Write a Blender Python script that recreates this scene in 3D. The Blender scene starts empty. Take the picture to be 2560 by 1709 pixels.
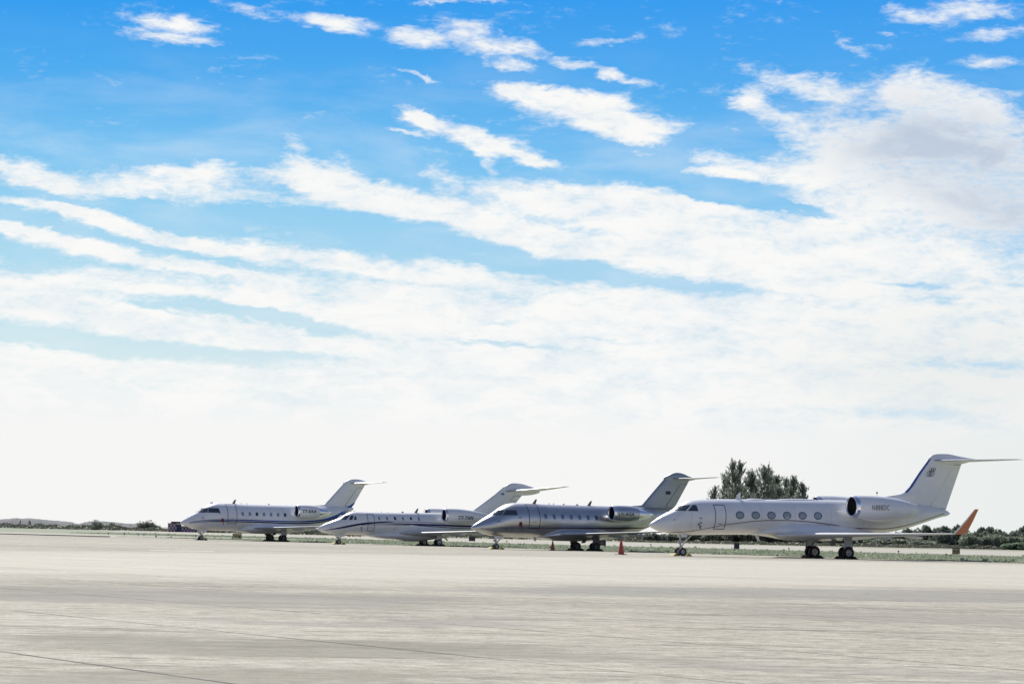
import bpy, bmesh, math, random
from mathutils import Vector, Matrix
R=math.radians
sc=bpy.context.scene; COL=sc.collection
rnd=random.Random(7)
# ------------------------------------------------------------------ camera
F=7000.0; PITCH,ROLL,EYE=.0684,.0205,1.2
cam=bpy.data.cameras.new('camera'); camo=bpy.data.objects.new('camera',cam); COL.objects.link(camo); sc.camera=camo
cam.sensor_width=36; cam.lens=F/2560*36; cam.clip_start=.5; cam.clip_end=20000
camo.matrix_world=Matrix.Translation((0,0,EYE))@Matrix.Rotation(math.pi/2+PITCH,4,'X')@Matrix.Rotation(ROLL,4,'Z')
sc.render.engine='CYCLES'
sc.view_settings.view_transform='Standard'; sc.view_settings.look='None'; EXPO=0.0; sc.view_settings.exposure=EXPO; sc.view_settings.gamma=1
def ray(px,py):                                   # direction seen at a point of the 2560 px wide photograph
    dx,dy=px-1280,py-854.5
    x=dx*math.cos(ROLL)+dy*math.sin(ROLL); y=-dx*math.sin(ROLL)+dy*math.cos(ROLL)
    c,s=math.cos(PITCH),math.sin(PITCH)
    return Vector((x/F,c+y/F*s,s-y/F*c))
def ground(px,py,z=0.):
    d=ray(px,py); k=(z-EYE)/d.z; return Vector((k*d.x,k*d.y,z))
def at(px,py,Y):
    d=ray(px,py); k=Y/d.y; return Vector((k*d.x,Y,EYE+k*d.z))
def lin(r,g,b):
    f=lambda v:(v/255/12.92) if v<=10.3 else ((v/255+.055)/1.055)**2.4
    return (f(r),f(g),f(b),1)
# ------------------------------------------------------------------ sun and sky
SUN_AZ,SUN_EL=R(-16),R(38)
sun=bpy.data.lights.new('sun','SUN'); sun.energy=5.0; sun.angle=R(.53); sun.color=(1,.965,.9)
suno=bpy.data.objects.new('sun',sun); COL.objects.link(suno)
SD=Vector((math.sin(SUN_AZ)*math.cos(SUN_EL),math.cos(SUN_AZ)*math.cos(SUN_EL),math.sin(SUN_EL)))
suno.rotation_euler=SD.to_track_quat('Z','Y').to_euler()
W=bpy.data.worlds.new('World'); sc.world=W; W.use_nodes=True
class NT:
    def __init__(s,tree): s.t=tree
    def n(s,typ,**kw):
        o=s.t.nodes.new(typ)
        for k,v in kw.items(): setattr(o,k,v)
        return o
    def put(s,sock,v):
        if isinstance(v,bpy.types.NodeSocket): s.t.links.new(v,sock)
        elif v is not None: sock.default_value=v
    def math(s,op,a,b=None,c=None,clamp=False):
        o=s.n('ShaderNodeMath',operation=op,use_clamp=clamp)
        for i,v in enumerate((a,b,c)):
            if v is not None: s.put(o.inputs[i],v)
        return o.outputs[0]
    def vmath(s,op,a,b=None,out=0):
        o=s.n('ShaderNodeVectorMath',operation=op); s.put(o.inputs[0],a)
        if b is not None: s.put(o.inputs[1],b)
        return o.outputs[out]
    def rng(s,v,a,b,c=0.,d=1.,smooth=True):
        o=s.n('ShaderNodeMapRange',interpolation_type='SMOOTHSTEP' if smooth else 'LINEAR'); s.put(o.inputs[0],v)
        for i,x in enumerate((a,b,c,d)): s.put(o.inputs[i+1],x)
        return o.outputs[0]
    def mapping(s,v,loc=(0,0,0),rot=(0,0,0),scale=(1,1,1),vt='POINT'):
        o=s.n('ShaderNodeMapping',vector_type=vt); s.put(o.inputs[0],v)
        o.inputs['Location'].default_value=loc; o.inputs['Rotation'].default_value=rot; o.inputs['Scale'].default_value=scale
        return o.outputs[0]
    def noise(s,v,scale,detail=4,rough=.55,dist=0.,col=False):
        o=s.n('ShaderNodeTexNoise'); s.put(o.inputs['Vector'],v)
        o.inputs['Scale'].default_value=scale; o.inputs['Detail'].default_value=detail; o.inputs['Roughness'].default_value=rough; o.inputs['Distortion'].default_value=dist
        return o.outputs['Color' if col else 0]
    def mix(s,f,a,b,mode='MIX'):
        o=s.n('ShaderNodeMix',data_type='RGBA',blend_type=mode); s.put(o.inputs[0],f); s.put(o.inputs[6],a); s.put(o.inputs[7],b)
        return o.outputs[2]
    def ramp(s,v,stops):
        o=s.n('ShaderNodeValToRGB'); s.put(o.inputs[0],v); e=o.color_ramp.elements
        e[0].position=stops[0][0]; e[0].color=stops[0][1]; e[1].position=stops[-1][0]; e[1].color=stops[-1][1]
        for p,c in stops[1:-1]: el=e.new(p); el.color=c
        return o.outputs[0]
def build_sky():
    g=NT(W.node_tree); bg=W.node_tree.nodes['Background']; ST=.1; bg.inputs[1].default_value=ST
    sky=g.n('ShaderNodeTexSky',sky_type='NISHITA',sun_disc=False,sun_elevation=SUN_EL,sun_rotation=SUN_AZ)
    sky.air_density=1.0; sky.dust_density=.6; sky.ozone_density=2.0
    D=g.n('ShaderNodeTexCoord').outputs['Generated']
    sp=g.n('ShaderNodeSeparateXYZ'); g.put(sp.inputs[0],D); X,Y,Z=sp.outputs
    U=g.math('MULTIPLY',g.math('ARCTAN2',X,Y),57.2958); V=g.math('MULTIPLY',g.math('ARCSINE',Z),57.2958)
    cb=g.n('ShaderNodeCombineXYZ'); g.put(cb.inputs[0],U); g.put(cb.inputs[1],V); P=cb.outputs[0]
    # edges of the clouds are torn by noise
    st=g.mapping(P,rot=(0,0,R(8)),scale=(.55,1.35,1))
    n1=g.noise(st,1.1,7,.62,.4); n2=g.noise(st,3.2,6,.6,.6,col=True); n3=g.noise(st,.9,3,.5,0,col=True); n3v=g.noise(g.mapping(P,rot=(0,0,R(10)),scale=(.22,.8,1)),1.1,5,.6,.2)
    wob=g.vmath('SUBTRACT',n2,(.5,.5,.5)); wob2=g.vmath('SUBTRACT',n3,(.5,.5,.5))
    sc1=g.vmath('MULTIPLY',wob,(.75,.36,0)); sc2=g.vmath('MULTIPLY',wob2,(.75,.32,0))
    Q=g.vmath('ADD',P,g.vmath('ADD',sc1,sc2))
    def uv(x,y):
        d=ray(x*1.0898,y*1.0898).normalized(); return (math.degrees(math.atan2(d.x,d.y)),math.degrees(math.asin(d.z)))
    prev=[None]
    def blob(b):
        # each patch waits for the one before it, which keeps the shader's working memory small
        q=Q
        if prev[0] is not None:
            o=g.n('ShaderNodeVectorMath',operation='MULTIPLY_ADD'); g.put(o.inputs[0],prev[0]); g.put(o.inputs[1],(1e-7,1e-7,0)); g.put(o.inputs[2],Q); q=o.outputs[0]
        x,y,rx,ry,a=b[:5]; w=b[5] if len(b)>5 else 1.; soft=b[6] if len(b)>6 else .18
        u,v=uv(x,y); k=1.0898/122.2
        m=g.mapping(q,loc=(u,v,0),rot=(0,0,R(-a-1.17)),scale=(rx*k,ry*k,1),vt='TEXTURE')
        fl=g.vmath('MULTIPLY',m,(1,1,0)); ln=g.vmath('LENGTH',fl,out=1)
        return g.rng(ln,1.42,soft*.6,0.,w)
    def acc(L):
        B=None
        for b in L:
            v=blob(b); B=v if B is None else g.math('ADD',B,v); prev[0]=B
        return B
    CL=[(400,58,110,16,4,.95),(430,90,90,12,2,.9),(310,72,60,12,0,.85),(350,92,70,10,0,.6),(560,22,120,14,12,.6),(750,45,110,18,3),(790,68,80,14,10,.9),(990,6,80,8,0,.9),(1130,10,90,6,0,.5),
        (950,88,75,26,5),(1080,75,110,28,12),(1110,112,120,22,5),(1220,105,80,20,12),(1180,150,70,16,5),(1310,143,48,13,0),(1385,163,38,15,10),(1400,95,90,12,-8,.62),
        (970,172,70,7,13,.75),(1270,220,185,30,4),(1330,250,230,44,8),(1430,285,150,38,10),(1440,318,80,18,5,.8),(1440,185,75,14,12,.85),(1180,210,60,14,20,.8),
        (960,268,60,18,25),(1040,305,130,30,16),(1160,345,120,32,12),(1240,375,75,18,8),(1110,375,40,18,60,.7),(930,300,50,8,10,.7),(1480,350,70,9,5,.6),
        (2110,38,90,26,10,.85),(2240,18,120,26,5,.9),(2280,80,120,18,-5,.8),(2275,140,90,22,-3,.85),(1950,102,75,12,25,.65),(2030,85,20,8,20,.5),(1850,20,90,10,8,.4),
        (1830,190,130,30,12),(1720,225,65,30,-20),(1760,270,90,34,20),(2100,205,90,55,-10),(2200,240,130,60,10),(2060,300,260,95,10),(2280,330,170,110,0),(1930,350,140,70,0),
        (1690,300,40,12,10,.6),(1800,395,270,34,6),(1640,400,100,14,5,.9),(2150,430,260,90,0),(2000,470,300,60,5),
        (60,392,110,30,16),(180,430,260,30,4),(420,395,130,18,2),(480,435,330,28,5),(720,395,150,50,28,.62,.0),(670,335,60,26,48,.5,.0),(790,370,60,30,30,.45,.0),(560,400,150,30,4,.8),(800,440,200,46,16,.85),(900,460,260,40,12),(1010,410,60,30,30,.6),(1110,505,180,34,12),
        (90,472,150,18,4),(220,505,170,24,12),(400,550,280,22,12),(650,590,330,28,6),(900,620,260,34,6),(1050,610,110,24,10),
        (40,525,110,12,2,.9),(150,560,260,24,10),(380,600,300,22,9),(620,635,260,16,4),(330,640,90,14,4,.9),
        (1350,455,330,46,2),(1500,500,420,60,4),(1250,555,260,34,2),(1800,560,520,90,2),(1500,600,300,40,5),(2330,470,160,80,0),(2150,620,420,90,0),(1900,650,300,50,0),(700,668,260,16,2),(100,668,200,14,1),(1150,660,160,26,3)]
    HO=[(1225,610,230,20,3,.85),(850,530,300,34,8,.7),(500,712,290,19,6,1.),(700,745,200,14,8,.8),(330,700,80,8,4,.6),(90,762,260,32,5,1.),(330,800,420,24,3,1.),(620,812,260,12,2,.7),(1140,786,190,8,3,.7),(1150,742,50,8,0,.5),(2090,655,100,8,2,.55),
        (1620,452,100,16,14,1.),(1740,462,130,15,8,1.),(1860,480,90,9,14,.7),(1400,780,120,6,0,.35),(2250,840,170,18,0,.6),(2060,950,240,22,2,.5),(560,905,300,14,2,.35),(330,468,160,10,7,.5),(200,535,120,7,8,.5)]
    B=acc(CL)
    B=g.math('MINIMUM',B,1.28)
    low=g.rng(V,uv(1200,610)[1],uv(1200,690)[1],0.,1.25)
    base=g.rng(g.math('ADD',V,g.math('MULTIPLY',g.math('SUBTRACT',n3v,.5),2.2)),uv(1200,650)[1]+.3,uv(1200,655)[1]-.35,0.,1.25)
    B=g.math('MAXIMUM',B,base)
    H=acc(HO)
    B=g.math('SUBTRACT',B,g.math('MULTIPLY',H,1.15))
    bot=g.rng(V,uv(1200,870)[1],uv(1200,1010)[1],0.,1.3)
    B=g.math('MAXIMUM',B,bot)
    away=g.math('MAXIMUM',g.rng(g.math('ABSOLUTE',U),13.,20.),g.rng(V,11.3,13.5))
    dens=g.math('ADD',B,g.math('MULTIPLY',g.math('SUBTRACT',n1,.5),1.7))
    fine=g.noise(st,6.,7,.68,.5)
    dens=g.math('ADD',dens,g.math('MULTIPLY',g.math('SUBTRACT',fine,.5),1.35))
    wisp=g.noise(g.mapping(P,rot=(0,0,R(9)),scale=(.28,1.7,1)),1.6,7,.66,.35)
    dens=g.math('ADD',dens,g.math('MULTIPLY',g.math('SUBTRACT',wisp,.5),1.1))
    alpha=g.rng(dens,.10,1.42)
    veil=g.math('MULTIPLY',g.rng(n3v,.40,.72,0.,.26),g.rng(V,10.5,7.5))
    alpha=g.math('MAXIMUM',alpha,veil)
    # blue of the clear sky by elevation
    k=1./ST
    rs=[(0,lin(248,248,247)),(1.6,lin(245,248,247)),(3.0,lin(220,237,239)),(4.2,lin(197,227,239)),(5.4,lin(174,218,240)),(6.6,lin(148,207,241)),(7.6,lin(122,195,242)),(9.0,lin(84,174,239)),(11.,lin(44,153,239)),(16,lin(30,120,215)),(24,lin(40,110,200))]
    blue=g.ramp(g.math('DIVIDE',V,24.),[(e/24,c) for e,c in rs])
    side=g.rng(U,-11,11)
    blue=g.mix(g.math('MULTIPLY',side,.55),blue,g.mix(.45,blue,lin(95,170,238)))
    grey=blob((2180,350,330,130,8,1.2,.0)); grey2=blob((2250,900,500,260,0,.6,.0))
    gm=g.math('MULTIPLY',g.math('ADD',grey,blob((2330,500,200,80,0,.7,.0))),g.rng(n1,.25,.7,.5,1.),clamp=True)
    wcol=g.mix(gm,lin(250,250,248),lin(192,205,222))
    wcol=g.mix(g.rng(n1,.62,.40,0.,.35),wcol,lin(226,234,241))
    wcol=g.mix(grey2,wcol,lin(226,231,230))
    wcol=g.mix(g.rng(V,3.4,0.6,0.,1.),wcol,lin(246,246,245))
    fin=g.mix(alpha,blue,wcol)
    def bgnode(col,s):
        o=bg if s=='a' else g.n('ShaderNodeBackground'); o.inputs[1].default_value=ST
        v=g.vmath('SCALE',col); v.node.inputs[3].default_value=k*2**-EXPO; g.put(o.inputs[0],v); return o.outputs[0]
    A_=bgnode(fin,'a')
    haze=g.mix(g.rng(U,2,11.5),lin(246,246,245),lin(234,238,237))
    H_=bgnode(haze,'h')
    # the rest of the sky, out of this view: Nishita blue, scattered cloud, haze near the horizon that is brightest on the sun's side
    nis=g.vmath('SCALE',sky.outputs[0]); nis.node.inputs[3].default_value=ST*1.1; nis=g.vmath('MULTIPLY',nis,(1.04,.95,1.02))
    far=g.noise(g.mapping(D,scale=(1,1,2.6)),2.3,7,.6,.3)
    sunside=g.rng(Y,.1,.9)
    c=g.mix(g.rng(far,.54,.74,0.,.55),nis,g.mix(sunside,lin(170,178,198),lin(235,240,244)))
    c=g.mix(g.rng(V,22.,1.,0.,.92),c,g.mix(sunside,lin(164,169,198),lin(240,243,242)))
    C_=bgnode(c,'c')
    m1=g.n('ShaderNodeMixShader'); g.put(m1.inputs[0],g.rng(V,2.5,1.9)); g.put(m1.inputs[1],A_); g.put(m1.inputs[2],H_)
    m2=g.n('ShaderNodeMixShader'); g.put(m2.inputs[0],away); g.put(m2.inputs[1],m1.outputs[0]); g.put(m2.inputs[2],C_)
    g.put(W.node_tree.nodes['World Output'].inputs[0],m2.outputs[0])
build_sky()
# ------------------------------------------------------------------ materials
MATS={}
def mat(name,col,rough=.5,metal=0.,spec=.5,coat=0.,var=0.,vscale=4.,bump=0.,bscale=20.,col2=None):
    if name in MATS: return MATS[name]
    m=bpy.data.materials.new(name); m.use_nodes=True; MATS[name]=m
    g=NT(m.node_tree); b=m.node_tree.nodes['Principled BSDF']
    b.inputs['Roughness'].default_value=rough; b.inputs['Metallic'].default_value=metal; b.inputs['Specular IOR Level'].default_value=spec
    b.inputs['Coat Weight'].default_value=coat; b.inputs['Coat Roughness'].default_value=.08
    c=(*col[:3],1)
    tc=g.n('ShaderNodeTexCoord').outputs['Object']
    if var:
        n=g.noise(tc,vscale,6,.6); c2=(*(col2 or [v*(1-var) for v in col[:3]])[:3],1)
        g.put(b.inputs['Base Color'],g.mix(g.rng(n,.35,.68),c,c2))
    else: b.inputs['Base Color'].default_value=c
    if bump:
        bn=g.n('ShaderNodeBump'); bn.inputs['Strength'].default_value=bump; bn.inputs['Distance'].default_value=.05
        g.put(bn.inputs['Height'],g.noise(tc,bscale,5,.6)); g.put(b.inputs['Normal'],bn.outputs[0])
    return m
def M(n): return MATS[n]
mat('white_paint',(.80,.80,.79),.28,0,.5,.35,.06,1.2)
mat('ivory_paint',(.76,.76,.74),.30,0,.5,.35,.06,1.2)
mat('silver_paint',(.56,.565,.57),.30,.85,.5,.3,.10,1.)
mat('silver_flat',(.36,.385,.40),.36,.5,.5,.2,.08,1.)
mat('polished_metal',(.86,.86,.87),.14,1)
mat('bare_metal',(.62,.62,.63),.3,1,var=.2,vscale=9)
mat('dark_metal',(.10,.10,.11),.45,.6,var=.3,vscale=9)
mat('strut_paint',(.52,.53,.53),.4,.1,var=.2,vscale=8)
mat('strut_dark',(.13,.14,.15),.5,.1,var=.3,vscale=8)
mat('rubber',(.022,.022,.024),.75,var=.4,vscale=14)
mat('hub',(.45,.45,.44),.4,.5)
mat('hub_dark',(.12,.12,.12),.45,.5)
mat('sky_reflection_edge',(.13,.17,.42),.25,.6)  # blue sky reflection on the metal fin edge, put into its base colour
mat('steel_edge',(.30,.32,.42),.25,.8)
mat('edge_paint',(.74,.74,.74),.4,.2)
mat('duct',(.02,.021,.024),.5)
mat('glass',(.035,.045,.06),.06,0,.8,.6)
mat('glass_green',(.055,.075,.07),.08,0,.8,.6)
mat('shade_glass',(.24,.29,.36),.15,0,.6,.6)
mat('silver_glass',(.16,.19,.27),.12,.5,.6,.6)
mat('door_line',(.07,.08,.11),.5)
mat('navy',(.012,.014,.045),.45,spec=.2)
mat('navy_red',(.05,.012,.010),.35,coat=.3)
mat('panel_seam',(.42,.42,.43),.5)
mat('blue_stripe',(.010,.075,.34),.45,spec=.2)
mat('violet_navy',(.018,.014,.09),.45,spec=.2)
mat('copper_line',(.14,.055,.030),.35,coat=.3)
mat('orange_paint',(.52,.175,.075),.35,coat=.3,var=.08)
mat('letter_dark',(.018,.018,.03),.4)
mat('letter_brown',(.10,.055,.05),.4)
mat('red_cover',(.17,.014,.016),.7)
mat('cone_orange',(.50,.085,.06),.55,var=.15,vscale=8)
mat('black_rubber',(.03,.03,.03),.7,var=.3)
mat('chock_yellow',(.42,.33,.05),.7,var=.4,vscale=18)
mat('sign_yellow',(.34,.27,.12),.6,var=.2,vscale=6)
mat('sign_dark',(.03,.032,.045),.6,var=.3,vscale=6)
mat('galvanised',(.45,.46,.47),.5,.5)
mat('bark',(.12,.095,.075),.9,var=.3,vscale=3)
# ------------------------------------------------------------------ mesh helpers
class MB:
    def __init__(s): s.v=[];s.f=[];s.m=[];s.sm=[]
    def add(s,vs,fs,mi=0,sm=True):
        o=len(s.v); s.v+= [tuple(v) for v in vs]
        for f in fs: s.f.append(tuple(i+o for i in f)); s.m.append(mi); s.sm.append(sm)
    def box(s,c,d,mi=0,rot=None):
        vs=[Vector((x*d[0]/2,y*d[1]/2,z*d[2]/2)) for x in (-1,1) for y in (-1,1) for z in (-1,1)]
        if rot: vs=[rot@v for v in vs]
        c=Vector(c); vs=[v+c for v in vs]
        s.add(vs,[(0,1,3,2),(4,6,7,5),(0,4,5,1),(2,3,7,6),(0,2,6,4),(1,5,7,3)],mi,False)
    def loft(s,rings,mi=0,closed=True,cap0=False,cap1=False,sm=True):
        n=len(rings[0]); vs=[p for r in rings for p in r]; fs=[]
        for i in range(len(rings)-1):
            for j in range(n if closed else n-1):
                k=(j+1)%n; fs.append((i*n+j,i*n+k,(i+1)*n+k,(i+1)*n+j))
        s.add(vs,fs,mi,sm)
        if cap0: s.add(rings[0],[tuple(range(n))],mi,False)
        if cap1: s.add(rings[-1],[tuple(range(n))[::-1]],mi,False)
    def tube(s,p0,p1,r0,r1=None,n=10,mi=0,cap=True):
        r1=r0 if r1 is None else r1; p0,p1=Vector(p0),Vector(p1); d=(p1-p0).normalized()
        a=d.orthogonal().normalized(); b=d.cross(a)
        ring=lambda p,r:[p+(a*math.cos(t)+b*math.sin(t))*r for t in [2*math.pi*i/n for i in range(n)]]
        s.loft([ring(p0,r0),ring(p1,r1)],mi,cap0=cap,cap1=cap)
    def rev(s,prof,axis,c,mi=0,n=32):         # prof: (along,r) revolved round an axis through c; axis 'x' or 'y'
        rings=[]
        for a,r in prof:
            ring=[]
            for i in range(n):
                t=2*math.pi*i/n
                ring.append((c[0]+a,c[1]+r*math.cos(t),c[2]+r*math.sin(t)) if axis=='x' else (c[0]+r*math.cos(t),c[1]+a,c[2]+r*math.sin(t)))
            rings.append(ring)
        s.loft(rings,mi)
    def build(s,name,mats,parent=None,loc=None):
        me=bpy.data.meshes.new(name); me.from_pydata(s.v,[],s.f)
        for m in (mats if isinstance(mats,(list,tuple)) else [mats]): me.materials.append(M(m) if isinstance(m,str) else m)
        me.polygons.foreach_set('material_index',s.m); me.polygons.foreach_set('use_smooth',s.sm); me.update()
        bm=bmesh.new(); bm.from_mesh(me); bmesh.ops.recalc_face_normals(bm,faces=bm.faces); bm.to_mesh(me); bm.free()
        o=bpy.data.objects.new(name,me); COL.objects.link(o)
        if parent: o.parent=parent
        if loc: o.location=loc
        return o
def tag(o,label=None,cat=None,group=None,kind=None):
    for k,v in (('label',label),('category',cat),('group',group),('kind',kind)):
        if v: o[k]=v
    return o
def empty(name,loc,rz=0.):
    o=bpy.data.objects.new(name,None); COL.objects.link(o); o.location=loc; o.rotation_euler=(0,0,rz); o.empty_display_size=.5; return o
def interp(pts):
    def f(x):
        if x<=pts[0][0]: return pts[0][1]
        for (a,b),(c,d) in zip(pts,pts[1:]):
            if x<=c: return b+(d-b)*(x-a)/(c-a)
        return pts[-1][1]
    return f
# ------------------------------------------------------------------ fuselage profiles: (station, value)
PROF={
'challenger':dict(
 top=[(-10.1,1.6),(-10.04,1.68),(-9.93,1.79),(-9.46,2.10),(-8.97,2.40),(-8.48,2.68),(-8.08,2.94),(-7.68,3.2),(-7.4,3.35),(-6.93,3.52),(-6.36,3.61),(-5.5,3.62),(-3.4,3.58),(1.75,3.57),(4,3.58),(6,3.56),(7.2,3.52),(8.2,3.5)],
 bot=[(-10.1,1.6),(-10.04,1.53),(-9.93,1.46),(-9.4,1.3),(-9.0,1.17),(-8.4,1.04),(-7.5,.98),(-6,.94),(0,.93),(2,.95),(3,1.06),(4,1.32),(5,1.68),(6,2.08),(7,2.52),(7.7,2.92),(8.2,3.25)],
 hw=[(-10.1,0),(-10.04,.1),(-9.93,.2),(-9.5,.42),(-9,.66),(-8.5,.88),(-8,1.05),(-7.5,1.18),(-7,1.27),(-6.3,1.335),(-5.5,1.345),(2.5,1.345),(3.3,1.3),(4,1.2),(5,1.0),(6,.76),(7,.5),(7.7,.3),(8.2,.12)],
 zc=[(-10.1,1.6),(-9,1.74),(-8,2.0),(-7,2.2),(-6,2.27),(2.5,2.27),(4,2.42),(5,2.62),(6,2.82),(7,3.03),(8.2,3.38)]),
'citation':dict(
 top=[(-10.97,1.28),(-10.9,1.38),(-10.71,1.52),(-10.28,1.75),(-9.78,1.94),(-9.27,2.14),(-8.94,2.27),(-8.67,2.43),(-8.37,2.62),(-8.1,2.74),(-7.76,2.83),(-7.25,2.865),(-6.4,2.86),(-3.65,2.87),(.8,2.95),(3,3.0),(5,3.0),(7,2.97),(8.5,2.95),(10.2,2.85)],
 bot=[(-10.97,1.28),(-10.9,1.2),(-10.71,1.11),(-10.4,1.0),(-10,.92),(-9.2,.86),(-7,.84),(-3,.86),(0,.92),(2,1.0),(3.5,1.15),(4.3,1.3),(6,1.7),(8,2.2),(10.2,2.7)],
 hw=[(-10.97,0),(-10.9,.1),(-10.71,.2),(-10.3,.35),(-9.8,.5),(-9,.7),(-8.3,.84),(-7.5,.95),(-6.8,1.0),(3,1.0),(5,.87),(7,.62),(8.5,.4),(10.2,.1)],
 zc=[(-10.97,1.28),(-9.8,1.4),(-8.5,1.62),(-7,1.84),(-6,1.86),(3,1.95),(5,2.15),(7,2.4),(10.2,2.78)]),
'gulf':dict(
 top=[(-14.05,1.95),(-13.98,2.05),(-13.76,2.21),(-13.34,2.48),(-12.8,2.76),(-12.34,2.98),(-12.02,3.17),(-11.82,3.3),(-11.5,3.46),(-11.18,3.58),(-10.68,3.67),(-9.86,3.73),(-8.7,3.77),(-4.76,3.84),(.51,3.92),(3,3.95),(5,3.95),(6.1,3.88),(7.3,3.76),(8.4,3.62),(9.3,3.46),(9.62,3.36),(9.74,3.24)],
 bot=[(-14.05,1.95),(-13.98,1.87),(-13.65,1.7),(-13.36,1.59),(-12.77,1.48),(-12.28,1.41),(-11.46,1.38),(-8.67,1.44),(-5.7,1.5),(0,1.55),(2,1.6),(4.68,1.86),(6.17,2.16),(7.6,2.57),(9.04,2.98),(9.55,3.08),(9.74,3.20)],
 hw=[(-14.05,0),(-13.98,.12),(-13.65,.32),(-13.3,.5),(-12.8,.7),(-12.3,.86),(-11.8,.98),(-11.2,1.09),(-10.5,1.17),(-9.8,1.195),(3,1.195),(4.7,1.1),(6,.92),(7.6,.65),(9,.36),(9.55,.21),(9.74,.05)],
 zc=[(-14.05,1.95),(-13,2.1),(-12,2.35),(-10.5,2.56),(-8,2.62),(0,2.74),(4.7,2.88),(6.2,3.0),(7.6,3.15),(9.74,3.22)])}
def pchip(pts):
    xs=[p[0] for p in pts]; ys=[p[1] for p in pts]; n=len(xs)
    h=[xs[i+1]-xs[i] for i in range(n-1)]; d=[(ys[i+1]-ys[i])/h[i] for i in range(n-1)]
    m=[d[0]]+[0 if d[i-1]*d[i]<=0 else (h[i-1]+h[i])*3/((2*h[i]+h[i-1])/d[i-1]+(h[i]+2*h[i-1])/d[i]) for i in range(1,n-1)]+[d[-1]]
    def f(x):
        x=min(max(x,xs[0]),xs[-1]); i=0
        while i<n-2 and x>xs[i+1]: i+=1
        t=(x-xs[i])/h[i]; t2=t*t; t3=t2*t
        return (2*t3-3*t2+1)*ys[i]+(t3-2*t2+t)*h[i]*m[i]+(-2*t3+3*t2)*ys[i+1]+(t3-t2)*h[i]*m[i+1]
    return f
class Body:
    def __init__(s,d):
        s.top,s.bot,s.hw,s.zc=[pchip(d[k]) for k in ('top','bot','hw','zc')]; s.s0=d['top'][0][0]; s.s1=d['top'][-1][0]
    def t(s,x,z):
        zc=s.zc(x); r=(s.top(x)-zc) if z>zc else (zc-s.bot(x)); k=(z-zc)/max(r,1e-6)
        return s.hw(x)*max(0,1-k*k)**.5
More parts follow.
